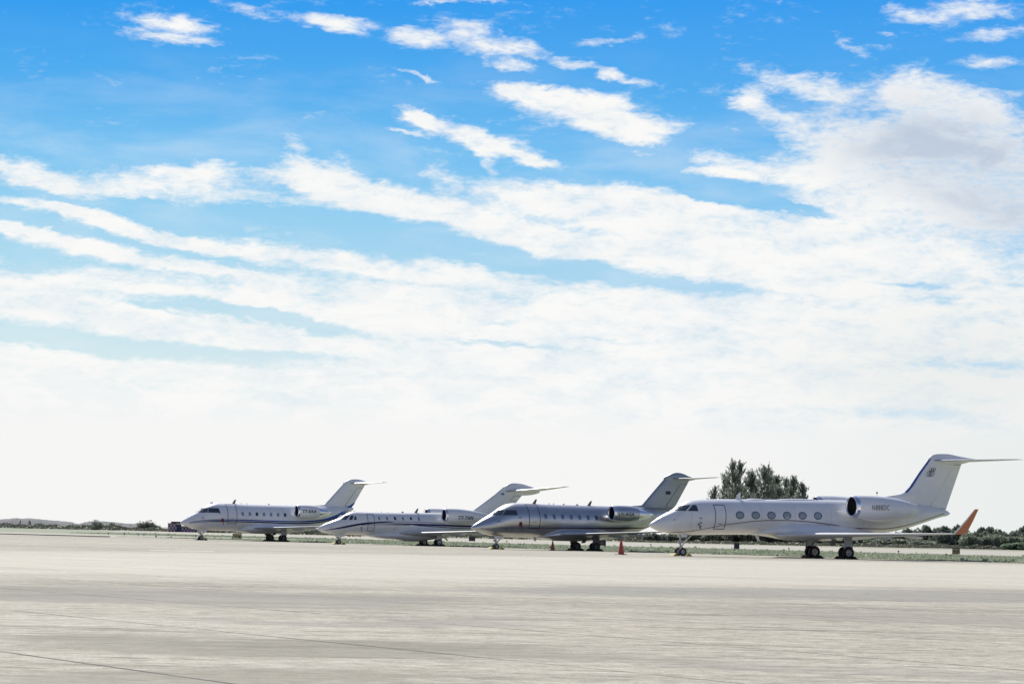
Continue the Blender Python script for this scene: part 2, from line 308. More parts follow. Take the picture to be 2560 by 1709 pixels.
# ------------------------------------------------------------------ the setting: ground, apron, grass, taxiway, dunes
NX,NY=.870,.492                                   # unit normal of the apron edge, pointing to the grass
def edge_coords(g):
    geo=g.n('ShaderNodeNewGeometry').outputs['Position']
    n=g.vmath('DOT_PRODUCT',geo,(NX,NY,0),out=1); e=g.vmath('DOT_PRODUCT',geo,(-NY,NX,0),out=1)
    return geo,n,e
def sheet(name,pts,z,m,kind='structure'):
    mb=MB(); mb.add([(p[0],p[1],z) for p in pts],[tuple(range(len(pts)))],0,False); o=mb.build(name,[m]); tag(o,kind=kind); return o
def ne(n,e): return (n*NX-e*NY, n*NY+e*NX)
def concrete():
    m=bpy.data.materials.new('concrete_apron'); m.use_nodes=True; g=NT(m.node_tree); b=m.node_tree.nodes['Principled BSDF']
    P,n,e=edge_coords(g)
    fn=g.math('FRACT',g.math('DIVIDE',g.math('SUBTRACT',n,13.25-4.35*20),4.35)); fi=g.math('FLOOR',g.math('DIVIDE',g.math('SUBTRACT',n,13.25-4.35*20),4.35))
    dn=g.math('MULTIPLY',g.math('MINIMUM',fn,g.math('SUBTRACT',1.,fn)),4.35)
    fe=g.math('FRACT',g.math('DIVIDE',g.math('ADD',e,200.),6.)); ei=g.math('FLOOR',g.math('DIVIDE',g.math('ADD',e,200.),6.))
    de=g.math('MULTIPLY',g.math('MINIMUM',fe,g.math('SUBTRACT',1.,fe)),6.)
    big=g.noise(P,.035,5,.55,.4); med=g.noise(P,.28,8,.68,.5); fine=g.noise(P,3.2,9,.72,.2); grit=g.noise(P,26.,4,.7)
    jw=g.math('ADD',.012,g.math('MULTIPLY',g.noise(P,1.1,4,.6),.045))
    joint=g.math('LESS_THAN',dn,jw); joint2=g.math('MULTIPLY',g.math('LESS_THAN',de,.010),.5)
    sid=g.n('ShaderNodeTexWhiteNoise',noise_dimensions='2D'); cv=g.n('ShaderNodeCombineXYZ'); g.put(cv.inputs[0],fi); g.put(cv.inputs[1],ei); g.put(sid.inputs['Vector'],cv.outputs[0])
    base=g.mix(g.rng(med,.30,.72),CONC_A,CONC_B)
    base=g.mix(g.math('MULTIPLY',g.rng(big,.42,.66),.55),base,CONC_C)
    base=g.mix(g.math('MULTIPLY',sid.outputs[0],.16),base,(.33,.315,.29,1))
    # trowel marks and water stains, drawn out along the paving lanes
    lane=lambda k,sc_,d,r_: g.noise(g.mapping(P,rot=(0,0,R(-2)),scale=(k,1,1)),sc_,d,r_,.25)
    s1=lane(.16,.16,6,.7); streak=lane(.2,.75,8,.74); s3=lane(.20,3.2,8,.78); s4=lane(.24,15.,6,.75)
    base=g.mix(g.rng(s1,.51,.62,0.,.6),base,(.27,.25,.195,1)); base=g.mix(g.rng(s1,.44,.34,0.,.6),base,(.70,.655,.53,1))
    base=g.mix(g.rng(streak,.54,.63,0.,.75),base,(.19,.175,.135,1)); base=g.mix(g.rng(streak,.45,.32,0.,.7),base,(.79,.74,.60,1))
    base=g.mix(g.rng(s3,.53,.62,0.,.75),base,(.155,.14,.11,1)); base=g.mix(g.rng(s3,.46,.35,0.,.75),base,(.83,.775,.63,1))
    base=g.mix(g.rng(s4,.53,.62,0.,.75),base,(.13,.12,.105,1)); base=g.mix(g.rng(s4,.45,.34,0.,.7),base,(.85,.80,.655,1))
    base=g.mix(g.rng(fine,.50,.62,0.,.5),base,(.20,.185,.145,1)); base=g.mix(g.rng(fine,.46,.36,0.,.4),base,(.84,.79,.66,1))
    base=g.mix(g.rng(grit,.40,.60,.0,.42),base,(.20,.19,.155,1))
    # old darker patches of paving, tyre-worn; the first entry is a broad paler strip
    def patch(p0,p1,w,amt,col):
        global _b
        a,bb=ground(*p0),ground(*p1); c=(a+bb)/2; L=(bb-a).length/2; an=math.atan2(bb.y-a.y,bb.x-a.x)
        wp=g.vmath('ADD',P,g.vmath('MULTIPLY',g.vmath('SUBTRACT',g.noise(P,.16,6,.62,0,True),(.5,.5,.5)),(9,14,0)))
        q=g.mapping(wp,loc=(c.x,c.y,0),rot=(0,0,an),scale=(L,w,1),vt='TEXTURE')
        l=g.vmath('LENGTH',g.vmath('MULTIPLY',q,(1,1,0)),out=1)
        return g.rng(l,1.15,.75,0.,amt),col
    for a in [((-900,1408),(3400,1428),34.,.5,(.70,.655,.54,1)),((-400,1478),(1150,1500),7.,.68,(.25,.24,.20,1)),((1150,1478),(3000,1492),6.5,.6,(.26,.25,.225,1)),((1750,1535),(3000,1560),3.2,.5,(.29,.265,.22,1)),((-200,1600),(1700,1650),2.6,.62,(.25,.235,.18,1)),((-300,1690),(1500,1760),2.2,.6,(.24,.225,.17,1)),((300,1546),(1500,1556),1.2,.5,(.26,.25,.22,1)),((1500,1660),(2900,1700),1.5,.4,(.28,.27,.235,1))]:
        f,c=patch(*a); base=g.mix(f,base,c)
    base=g.mix(g.math('MULTIPLY',joint2,.5),base,(.12,.11,.10,1)); base=g.mix(g.math('MULTIPLY',joint,g.rng(g.noise(P,.22,5,.7),.38,.58,.40,.95)),base,(.08,.076,.064,1))
    g.put(b.inputs['Base Color'],base); g.put(b.inputs['Roughness'],g.rng(med,.3,.7,.95,.8)); b.inputs['Specular IOR Level'].default_value=.12
    bn=g.n('ShaderNodeBump'); bn.inputs['Strength'].default_value=.5; bn.inputs['Distance'].default_value=.02
    g.put(bn.inputs['Height'],g.math('ADD',g.math('ADD',fine,g.math('MULTIPLY',grit,.4)),g.math('MULTIPLY',streak,.8))); g.put(b.inputs['Normal'],bn.outputs[0])
    return m
CONC_A=(.665,.62,.49,1); CONC_B=(.52,.48,.365,1); CONC_C=(.47,.42,.31,1)
def field(name,a,b_,c,scale,spec=.1):
    m=bpy.data.materials.new(name); m.use_nodes=True; g=NT(m.node_tree); b=m.node_tree.nodes['Principled BSDF']
    P,n,e=edge_coords(g)
    x=g.noise(P,scale,9,.68,.3); y=g.noise(P,scale*14,5,.65)
    col=g.mix(g.rng(x,.38,.62),a,b_); col=g.mix(g.rng(y,.5,.68,0.,.7),col,c)
    g.put(b.inputs['Base Color'],col); b.inputs['Roughness'].default_value=.95; b.inputs['Specular IOR Level'].default_value=spec
    return m
m_dry=field('dry_ground',(.40,.38,.29,1),(.31,.32,.22,1),(.22,.22,.14,1),.06)
m_grass=field('short_grass',(.30,.335,.235,1),(.38,.395,.29,1),(.19,.225,.145,1),.16)
m_pale=field('pale_concrete',(.53,.50,.42,1),(.46,.435,.36,1),(.38,.36,.29,1),.05)
sheet('ground',[(-6000,-300),(6000,-300),(6000,14000),(-6000,14000)],-.06,m_dry)
A0=117.5
far_edge=[(A0,-900),(A0,1500)]
mb=MB(); ap=[ne(A0,-700),ne(A0,1500),ne(-900,1500),ne(-900,-700)]
mb.add([(p[0],p[1],0) for p in ap]+[(p[0],p[1],-.055) for p in ap],[(0,1,2,3),(0,4,5,1),(0,3,7,4),(1,5,6,2),(2,6,7,3)],0,False)
tag(mb.build('apron',[concrete()]),kind='structure')
# grass strip between the apron and the taxiway
tn=[(1400,-380),(300,110),(130,225),(80,268),(47.9,297.2),(23.9,315.7),(4,336),(-14,363.8),(-34,415),(-56,497.5),(-90,640),(-140,900),(-400,2400)]
sheet('grass_strip',[ne(A0+.02,-690)]+[p for p in tn]+[ne(A0+.02,1490)],-.05,m_grass)
tf=[(2600,-500),(600,330),(180,452),(110,488),(82,508),(40,560),(0,615),(-40,650),(-72.9,690),(-110,800),(-150,1000),(-500,2600)]
sheet('taxiway',tn+tf[::-1],-.04,m_pale)
# pale service strip and shoulder that cross the grass on the left of the view
q=[ground(-300,1322,-.03),ground(60,1329.5,-.03),ground(270,1336.3,-.03),ground(420,1340.2,-.03),ground(560,1344.8,-.03),ground(640,1347.5,-.03),ground(640,1348.3,-.03),ground(560,1346.2,-.03),ground(420,1342.5,-.03),ground(300,1339.6,-.03),ground(268,1341.2,-.03),ground(0,1334.2,-.03),ground(-300,1327,-.03)]
sheet('service_road',[(p.x,p.y) for p in q],-.03,m_pale)
mb=MB(); a,b=ground(-260,1327.5,0),ground(266,1341.6,0); d=(b-a).normalized(); nn=Vector((-d.y,d.x,0))
mb.loft([[a-nn*.45,a+nn*.45,a+nn*.45+Vector((0,0,.10)),a-nn*.45+Vector((0,0,.10))],[b-nn*.45,b+nn*.45,b+nn*.45+Vector((0,0,.10)),b-nn*.45+Vector((0,0,.10))]],cap0=True,cap1=True,sm=False)
mat('weathered_kerb',(.24,.23,.20),.9,var=.3,vscale=.5)
tag(mb.build('kerb',['weathered_kerb']),kind='structure')
mat('marking_white',(.66,.65,.60),.7,var=.25,vscale=1.5)
q=[ground(374,1374.6),ground(534,1377.0),ground(534,1377.7),ground(374,1375.3)]
sheet('apron_marking',[(p.x,p.y) for p in q],.004,M('marking_white'))
# grass tufts: short clumps, too many to count
def tufts(name,n,region,h,m,label,seed):
    r=random.Random(seed); vs=[];fs=[]
    while len(fs)<n*3:
        p=region(r)
        if p is None: continue
        hh=h*r.uniform(.35,1.)**1.3*(1.9 if r.random()<.03 else 1)
        for k in range(3):
            a=r.uniform(0,math.pi); w=r.uniform(.05,.13)*hh/h*1.6; dx,dy=math.cos(a)*w,math.sin(a)*w; o=len(vs)
            lx,ly=r.uniform(-.5,.5)*hh,r.uniform(-.5,.5)*hh; ox,oy=r.uniform(-.1,.1),r.uniform(-.1,.1)
            vs+=[(p[0]+ox-dx,p[1]+oy-dy,-.06),(p[0]+ox+dx,p[1]+oy+dy,-.06),(p[0]+ox+lx,p[1]+oy+ly,-.05+hh*r.uniform(.6,1))]
            fs.append((o,o+1,o+2))
    me=bpy.data.meshes.new(name); me.from_pydata(vs,[],fs); me.materials.append(m); o=bpy.data.objects.new(name,me); COL.objects.link(o)
    return tag(o,label,'grass',kind='stuff')
def leafmat(name,a,b_,c,vs=.35,tr=.35):
    m=bpy.data.materials.new(name); m.use_nodes=True; g=NT(m.node_tree); b=m.node_tree.nodes['Principled BSDF']; out=m.node_tree.nodes['Material Output']
    geo=g.n('ShaderNodeNewGeometry'); P=geo.outputs['Position']
    x=g.noise(P,vs,4,.6); col=g.mix(g.rng(x,.36,.64),a,b_); col=g.mix(g.rng(geo.outputs['Random Per Island'],.55,1.,0.,.8),col,c)
    g.put(b.inputs['Base Color'],col); b.inputs['Roughness'].default_value=.55; b.inputs['Specular IOR Level'].default_value=.3
    t=g.n('ShaderNodeBsdfTranslucent'); g.put(t.inputs[0],col); mx=g.n('ShaderNodeMixShader'); mx.inputs[0].default_value=tr
    g.put(mx.inputs[1],b.outputs[0]); g.put(mx.inputs[2],t.outputs[0]); g.put(out.inputs[0],mx.outputs[0])
    return m
m_tuft=leafmat('grass_blades',(.26,.315,.21,1),(.35,.385,.27,1),(.46,.48,.38,1),.5,.45)
def reg1(r):
    e=r.uniform(120,420); n=A0+r.random()**1.6*62
    p=ne(n+.15,e)
    if abs(p[0]/p[1])>.2 or (e>285 and n-A0<40): return None
    if n-A0>.50*max(0,0)+ (interp([(160,72),(235,68),(300,52),(360,58),(440,75)])(e)): return None
    return p
tufts('grass',46000,reg1,.20,m_tuft,'short green grass growing between the apron edge and the taxiway',3)
# dune bank on the left horizon
mat('scrub_sand',(.17,.16,.17),.95,var=.5,vscale=.09,bump=.8,bscale=.6,col2=(.12,.145,.13))
crest=interp([(-160,1296),(0,1297.5),(30,1295),(45,1293.6),(55,1296),(68,1294.6),(100,1297),(130,1300),(160,1302),(178,1304),(190,1308),(200,1308.5),(213,1304),(230,1302),(262,1302.5),(285,1304.5),(310,1307.5),(330,1308.5),(345,1306),(380,1310),(397,1315),(404,1321),(412,1325)])
mb=MB(); rows=[]
r=random.Random(5)
for px in range(-160,414,4):
    base=ground(px,1318.6+px*.0213,-.05); Y=base.y; top=at(px,crest(px)+r.uniform(-.7,.5),Y+18).z
    ring=[]
    for f,zf in ((-1,-.1),(0,.0),(3,.30),(7,.62),(12,.86),(18,1.),(30,.9),(55,.4),(80,-.1)):
        p=Vector((base.x,Y,0)); d=Vector((base.x,Y,0)).normalized()*(f if f<0 else f)
        ring.append((p.x+d.x+r.uniform(-.5,.5),p.y+d.y,-.06 if zf<=0 else max(.05,top*zf*r.uniform(.93,1.04) if zf<1 else top)))
    rows.append(ring)
mb.loft(rows,closed=False); tag(mb.build('dune',['scrub_sand']),kind='structure')
# ------------------------------------------------------------------ airfield furniture
def checker_mat():
    m=bpy.data.materials.new('red_white_checker'); m.use_nodes=True; g=NT(m.node_tree); b=m.node_tree.nodes['Principled BSDF']
    tc=g.n('ShaderNodeTexCoord').outputs['Object']; c=g.n('ShaderNodeTexChecker'); g.put(c.inputs[0],g.mapping(tc,loc=(.03,.03,.03),scale=(1,1,.62))); c.inputs['Scale'].default_value=1/.42
    c.inputs[1].default_value=(.42,.40,.42,1); c.inputs[2].default_value=(.15,.045,.07,1); g.put(b.inputs['Base Color'],c.outputs[0]); b.inputs['Roughness'].default_value=.7; return m
mchk=checker_mat(); mat('hut_blue',(.07,.075,.12),.8,var=.2); mat('hut_roof',(.10,.085,.075),.8,var=.2); mat('roof_sand',(.48,.42,.34),.8,var=.1)
HY=722.; S=HY/F
def hutpt(px,py,dy=0): p=at(px,py,HY+dy); return p
base=at(450,1329,HY); hut=empty('equipment_hut',(base.x,base.y,-.06),R(8))
tag(hut,'red and white checkered equipment hut on the horizon in front of the first jet nose','hut')
def hb(name,x0,x1,z0,z1,y0,y1,m,par=hut):
    mb=MB(); mb.box(((x0+x1)/2,(y0+y1)/2,(z0+z1)/2),(x1-x0,y1-y0,z1-z0)); return mb.build(name,[m],par)
w=hb('wall',-3.1,-.95,0,2.15,-1.2,2.5,mchk); hb('wall',-.948,.25,0,2.1,-1.0,2.5,M('hut_blue')); hb('wall',.252,2.7,0,1.62,-1.2,2.5,mchk); hb('wall',2.702,4.9,0,.95,-1.0,2.,mchk)
hb('roof',-3.15,.3,2.152,2.28,-1.3,2.6,M('hut_roof')); hb('wall',-2.3,1.4,2.282,2.58,-.6,2.,M('hut_roof')); hb('roof',-2.4,1.6,2.582,2.70,-.8,2.2,M('hut_roof'))
mb=MB(); mb.loft([[(.3,-1.4,1.9),(.3,2.6,1.9),(.3,2.6,2.02),(.3,-1.4,2.02)],[(2.9,-1.4,1.45),(2.9,2.6,1.45),(2.9,2.6,1.57),(2.9,-1.4,1.57)]],cap0=True,cap1=True,sm=False); mb.build('roof',['roof_sand'],hut)
def panel(text,size,shear=0.,bold=.009,sp_=1.):
    cu=bpy.data.curves.new('t','FONT'); cu.body=text; cu.size=size; cu.shear=shear; cu.offset=size*bold; cu.align_x='LEFT'; cu.space_character=sp_
    o=bpy.data.objects.new('t',cu); COL.objects.link(o); dg=bpy.context.evaluated_depsgraph_get(); dg.update(); me=bpy.data.meshes.new_from_object(o.evaluated_get(dg))
    bpy.data.objects.remove(o); return me
def sign(name,px,base,w,h,label,glyph,face,cat='sign'):
    p=ground(px,base,-.05); root=empty(name,p,-math.atan2(p.x,p.y)+R(4)); tag(root,label,cat)
    mb=MB(); D=.32; t=.05; z0=.10
    mb.box((0,0,z0+h/2),(w-.012,D-.03,h-.012)); mb.build('panel',[face],root)
    mb=MB()
    for x in (-w/2,w/2): mb.box((x,0,z0+h/2),(t,D,h+t*2))
    for z in (z0-t/2,z0+h+t/2): mb.box((0,0,z),(w-t-.004,D,t))
    mb.build('frame',['sign_dark'],root)
    for x in (-w*.32,w*.32):
        mb=MB(); mb.box((x,0,(z0-t)/2-.002),(.06,.10,z0-t-.004)); mb.build('leg',['galvanised'],root)
    if glyph=='A_arrow':
        me=panel('A',h*.78); o=bpy.data.objects.new('letter',me); COL.objects.link(o); o.parent=root; me.materials.append(M('letter_dark')); o.rotation_euler=(R(90),0,0); o.location=(-w*.36,-D/2+.008,z0+h*.12)
        mb=MB(); y=-D/2+.006; c=z0+h*.40
        mb.add([(w*.40,y,c),(w*.22,y,c+h*.26),(w*.22,y,c-h*.26),(w*.22,y,c+h*.09),(w*.22,y,c-h*.09),(w*.02,y,c-h*.09),(w*.02,y,c+h*.09)],[(0,1,2),(3,6,5,4)],0,False); mb.build('arrow',['letter_dark'],root)
    if glyph=='arrow_A':
        me=panel('A',h*.74); o=bpy.data.objects.new('letter',me); COL.objects.link(o); o.parent=root; me.materials.append(M('letter_dark')); o.rotation_euler=(R(90),0,0); o.location=(w*.08,-D/2+.008,z0+h*.2)
        mb=MB(); y=-D/2+.006; c=z0+h*.5
        mb.add([(-w*.38,y,c),(-w*.2,y,c+h*.2),(-w*.2,y,c-h*.2),(-w*.2,y,c+h*.06),(-w*.2,y,c-h*.06),(-w*.04,y,c-h*.06),(-w*.04,y,c+h*.06)],[(0,1,2),(3,6,5,4)],0,False); mb.build('arrow',['letter_dark'],root)
    if glyph=='slots':
        mb=MB()
        for i in range(4): mb.box((-w*.33+i*w*.17,-D/2+.008,z0+h*.55),(w*.06,.02,h*.4))
        mb.build('vent',['sign_yellow'],root)
    return root
sign('taxiway_sign',592.5,1347.2,.98,.50,'yellow taxiway sign with letter A under the belly of the first jet','A_arrow','sign_yellow')
sign('taxiway_sign',2390,1387,.72,.62,'yellow taxiway sign with arrow and letter A below the orange winglet','arrow_A','sign_yellow')
sign('sign_back',1180,1352.6,.92,.58,'dark back of a low sign in the grass below the silver jet nose',None,'sign_dark')
sign('sign_back',1505,1366.5,.80,.66,'dark slotted sign box behind the left main gear of the silver jet','slots','sign_dark')
sign('sign_back',1841.5,1373.8,.54,.64,'small square black sign back in the grass under the white jet belly',None,'sign_dark')
def cone(px,base,h,label):
    p=ground(px,base); root=empty('traffic_cone',(p.x,p.y,.0),R(20)); tag(root,label,'traffic cone','orange cones beside the silver jet')
    mb=MB(); k=h/.75; n=24; prof=[(.175,.045),(.16,.06),(.035,h-.01),(.028,h)]; rings=[[(r_*k*math.cos(2*math.pi*i/n),r_*k*math.sin(2*math.pi*i/n),z) for i in range(n)] for r_,z in prof]
    mb.loft(rings,cap1=True); mb.build('cone_body',['cone_orange'],root)
    mb=MB(); s=.23*k; q=[(-s,-s),(s,-s),(s,s),(-s,s)]; mb.loft([[(x,y,.002) for x,y in q],[(x,y,.03) for x,y in q],[(x*.9,y*.9,.044) for x,y in q]],cap0=True,cap1=True,sm=False); mb.build('base',['black_rubber'],root)
cone(1381.5,1375,.76,'smaller orange traffic cone under the belly of the silver jet')
cone(1552.5,1385.6,1.02,'taller orange traffic cone right of the silver jet left main gear')
mat('lamp_blue',(.03,.05,.16),.2)
def elight(px,base,h,lb):
    p=ground(px,base,-.05); root=empty('edge_light',p); tag(root,'small dark stalk light '+lb,'light','taxiway edge lights in the grass')
    mb=MB(); mb.tube((0,0,0),(0,0,h-.13),.03,.03,8); mb.build('stalk',['dark_metal'],root)
    mb=MB(); mb.tube((0,0,h-.128),(0,0,h),.10,.07,10); mb.build('lamp',['lamp_blue'],root)
for a in [(271,1336,.34,'at the right end of the dark kerb, leftmost of all'),(310.5,1339,.45,'second from the left, in the grass below the low dark bush'),(345.5,1340,.36,'third from the left, below the spiky evergreen'),(359.5,1340.5,.4,'fourth from the left, close beside the third'),(390,1345.8,.34,'on the apron edge below the right foot of the spiky evergreen'),(489.5,1347,.44,'just left of the T7-EAA jet nose wheel'),(1627,1367.4,.40,'in the grass below the nose tip of the largest jet'),(1972,1375.6,.34,'left of the largest jet right main wheels'),(1267,1359,.42,'in the grass right of the silver jet nose wheels'),(2246,1386,.42,'left of the yellow arrow sign, beneath the port wing')]: elight(*a)
p=at(2191,1366,600); pole=empty('light_pole',(p.x,p.y,-.06)); tag(pole,'thin far off light pole sticking up behind the white jet engine','light pole')
zt=at(2191,1232,600).z; mb=MB(); mb.tube((0,0,0),(0,0,zt),.07,.05,8); mb.build('pole',['galvanised'],pole)
mb=MB(); mb.tube((0,0,zt+.002),(0,0,zt+.35),.22,.12,12); mb.build('lamp_head',['dark_metal'],pole)
# ------------------------------------------------------------------ aircraft; local x runs aft, -y is the port side we see
def foil(c0,c1,th,n=9,a=0.,b=1.):
    # symmetric section between chord fractions a..b; returns (x, +-y) loop
    up=[]
    for i in range(n+1):
        x=a+(b-a)*(.5-.5*math.cos(math.pi*i/n)); y=5*th*(.2969*x**.5-.126*x-.3516*x*x+.2843*x**3-.1015*x**4)
        up.append((c0+(c1-c0)*x,y*(c1-c0)))
    return up+[(x,-y) for x,y in up[::-1] if True]
def surfpt(B,s,z,off=0.,side=-1):
    t=B.t(s,z); return (s,side*(t+off),z)
def ribbon(mb,B,pts,w,off,mi,step=.18):
    P=pchip(pts) if all(b[0]>a[0] for a,b in zip(pts,pts[1:])) else None
    wf=interp(w) if isinstance(w,list) else (lambda s:w)
    s=pts[0][0]; S=[]
    n=max(2,int((pts[-1][0]-pts[0][0])/step))
    for i in range(n+1):
        s=pts[0][0]+(pts[-1][0]-pts[0][0])*i/n; z=P(s); d=wf(s)/2
        zs=[max(B.bot(s)+.01,min(B.top(s)-.01,z+k*d)) for k in (-1,0,1)]
        S.append([surfpt(B,s,q,off) for q in zs])
    mb.loft(S,mi,closed=False)
def vline(mb,B,s,z0,z1,w,off,mi):
    S=[]
    for i in range(25):
        z=z0+(z1-z0)*math.sin(math.pi/2*i/24); S.append([surfpt(B,s-w/2,z,off),surfpt(B,s+w/2,z,off)])
    mb.loft(S,mi,closed=False)
def poly_on(mb,B,cs,cz,outline,off,mi,side=-1,rings=3):
    vs=[surfpt(B,cs,cz,off,side)];n=len(outline);fs=[]
    for r in range(1,rings+1):
        for ds,dz in outline: vs.append(surfpt(B,cs+ds*r/rings,cz+dz*r/rings,off,side))
    for i in range(n): fs.append((0,1+i,1+(i+1)%n))
    for r in range(rings-1):
        for i in range(n): a=1+r*n; fs.append((a+i,a+(i+1)%n,a+n+(i+1)%n,a+n+i))
    mb.add(vs,fs,mi)
def ring_on(mb,B,cs,cz,o0,o1,off,mi,side=-1):
    mb.loft([[surfpt(B,cs+a,cz+b,off,side) for a,b in o0],[surfpt(B,cs+a,cz+b,off+.006,side) for a,b in o1],[surfpt(B,cs+a,cz+b,off-.01,side) for a,b in [(x*1.12,y*1.12) for x,y in o1]]],mi)
def shape(kind,w,h,n=20):
    out=[]
    for i in range(n):
        t=2*math.pi*i/n; c,s=math.cos(t),math.sin(t); e={'oval':2,'round':5,'tall':2.8}[kind]
        k=(abs(c)**e+abs(s)**e)**(-1/e); out.append((c*k*w/2,s*k*h/2))
    return out
def quad_on(mb,B,q,off,mi,side=-1,nu=8,nv=4):
    # q: lower front, upper front, upper rear, lower rear in (s,z)
    V=[]
    for i in range(nu+1):
        u=i/nu; row=[]
        for j in range(nv+1):
            v=j/nv
            s=(1-u)*((1-v)*q[0][0]+v*q[1][0])+u*((1-v)*q[3][0]+v*q[2][0]); z=(1-u)*((1-v)*q[0][1]+v*q[1][1])+u*((1-v)*q[3][1]+v*q[2][1])
            row.append(surfpt(B,s,z,off,side))
        V.append(row)
    mb.loft(V,mi,closed=False)
def wheel(parent,c,r,w,name='wheel',hubm='hub'):
    mb=MB(); pr=[(-.30,.55),(-.5,.62),(-.5,.86),(-.36,.97),(-.15,1.),(.15,1.),(.36,.97),(.5,.86),(.5,.62),(.30,.55)]
    mb.rev([(a*w,b*r) for a,b in pr],'y',c,0,28)
    mb.rev([(-.31*w,.57*r),(-.20*w,.50*r),(-.22*w,.30*r),(-.40*w,.24*r),(-.44*w,.001)],'y',c,1,20); mb.rev([(.31*w,.57*r),(.20*w,.50*r),(.22*w,.30*r),(.40*w,.24*r),(.44*w,.001)],'y',c,1,20)
    return mb.build(name,['rubber',hubm],parent)
def aircraft(T,name,label,pose,spec):
    B=Body(PROF[T]); X,Y,A=pose; root=empty(name,(X,Y,0),A); tag(root,label,'private jet'); sp=spec; P=sp['paint']; 
    # fuselage with its painted lines
    mb=MB(); n=40; ss=[]; L=B.s1-B.s0
    for i in range(15): ss.append(B.s0+1.4*(i/14)**2+ (1e-4 if i==0 else 0))
    N=70
    for i in range(1,N+1): ss.append(B.s0+1.4+(L-1.4)*i/N)
    rings=[]
    for s in ss:
        zc,tp,bt,hw=B.zc(s),B.top(s),B.bot(s),B.hw(s); ring=[]
        for j in range(n):
            a=2*math.pi*j/n; z=zc+(tp-zc)*math.cos(a) if math.cos(a)>0 else zc+(zc-bt)*math.cos(a); ring.append((s,max(hw,.002)*math.sin(a),z))
        rings.append(ring)
    mb.loft(rings,0,cap1=True)
    for pts,w,mi,off in sp['stripes']: ribbon(mb,B,pts,w,off,mi)
    km=1+len(sp['stripe_mats'])
    for k in (.11,.33,.44,.56,.67,.80):           # skin joints
        s=B.s0+L*k; vline(mb,B,s,B.zc(s),B.top(s)-.01,.014,.002,km); vline(mb,B,s,B.zc(s),B.bot(s)+.01,.014,.002,km)
    fus=mb.build('fuselage',[P]+sp['stripe_mats']+['panel_seam'],root)
    # belly fairing
    f=sp['fairing']; fb=pchip(f['bot']); ft=pchip(f['top']); fw=pchip(f['hw']); rings=[]; a0,a1=f['bot'][0][0],f['bot'][-1][0]
    for i in range(37):
        s=a0+(a1-a0)*(.5-.5*math.cos(math.pi*i/36)); z0,z1,w=fb(s),ft(s),fw(s); zc=(z0+z1)/2; hh=(z1-z0)/2; ring=[]
        for j in range(28):
            a=2*math.pi*j/28; c,s_=math.cos(a),math.sin(a); e=f.get('e',2.2); k=(abs(c)**e+abs(s_)**e)**(-1/e); ring.append((s,w*s_*k,zc+hh*c*k))
        rings.append(ring)
    mb=MB(); mb.loft(rings,0,cap0=True,cap1=True); mb.build('belly_fairing',[sp.get('fairing_paint',P)],root)
    # door
    d=sp['door']; mb=MB(); z0,z1=d['z']; s0,s1=d['s']; w=d.get('w',.045)
    vline(mb,B,s0,z0,z1,w,.010,0); vline(mb,B,s1,z0,z1,w,.010,0)
    ribbon(mb,B,[(s0-w/2,z0),(s1+w/2,z0)],w,.010,0,.1); ribbon(mb,B,[(s0-w/2,z1),(s1+w/2,z1)],w,.010,0,.1)
    mb.box((s0+(s1-s0)*.5,-B.t((s0+s1)/2,(z0+z1)*.5-.45)-.006,(z0+z1)*.5-.45),(.28,.02,.035),0)
    S=[]
    for i in range(13):
        z=z0+(z1-z0)*i/12; S.append([surfpt(B,s0+(s1-s0)*k/4,z,.005) for k in range(5)])
    # door skin between the seams, kept below the painted lines
    mb2=MB(); S=[[ (p[0],p[1]*1.0,p[2]) for p in row] for row in S]
    dr=mb.build('door_seam',['door_line'],None); mb2.loft([[surfpt(B,s0+(s1-s0)*k/4,z0+(z1-z0)*i/12,.0015) for k in range(5)] for i in range(13)],0,closed=False)
    dd=mb2.build('door',[P],root); dr.parent=dd
    # cockpit glass, both sides
    for side in (-1,1):
        for q,m in sp['cockpit']:
            mb=MB(); cx=sum(p[0] for p in q)/4; cz=sum(p[1] for p in q)/4; Q=[(cx+(s-cx)*1.07,cz+(z-cz)*1.10) for s,z in q]
            quad_on(mb,B,Q,.006,0,side); fr=mb.build('cockpit_window',[sp.get('frame','dark_metal')],root)
            mb=MB(); quad_on(mb,B,q,.012,0,side); mb.build('pane',[m],fr)
    # cabin windows
    c=sp['windows']; o=shape(c['kind'],c['w'],c['h'])
    for i in range(c['n']):
        s=c['s0']+(c['s1']-c['s0'])*i/(c['n']-1); z=c['z0']+(c['z1']-c['z0'])*i/(c['n']-1)
        mb=MB(); ring_on(mb,B,s,z,[(a*.98,b*.98) for a,b in o],[(a*(1+c['rim']/c['w']*2),b*(1+c['rim']/c['h']*2)) for a,b in o],.008,0); fr=mb.build('cabin_window',[c['rimmat']],root)
        mb=MB(); poly_on(mb,B,s,z,o,.010,0); mb.build('pane',[c['glass'][i%len(c['glass'])]],fr)
        if c.get('shine') and i in c['shine']:  # white highlight painted low on the pane
            mb=MB(); poly_on(mb,B,s,z-c['h']*.36,[(a*.55,b*.18) for a,b in o],.016,0); mb.build('painted_shine',['white_paint'],fr)
    # wings
    wg=sp['wing']
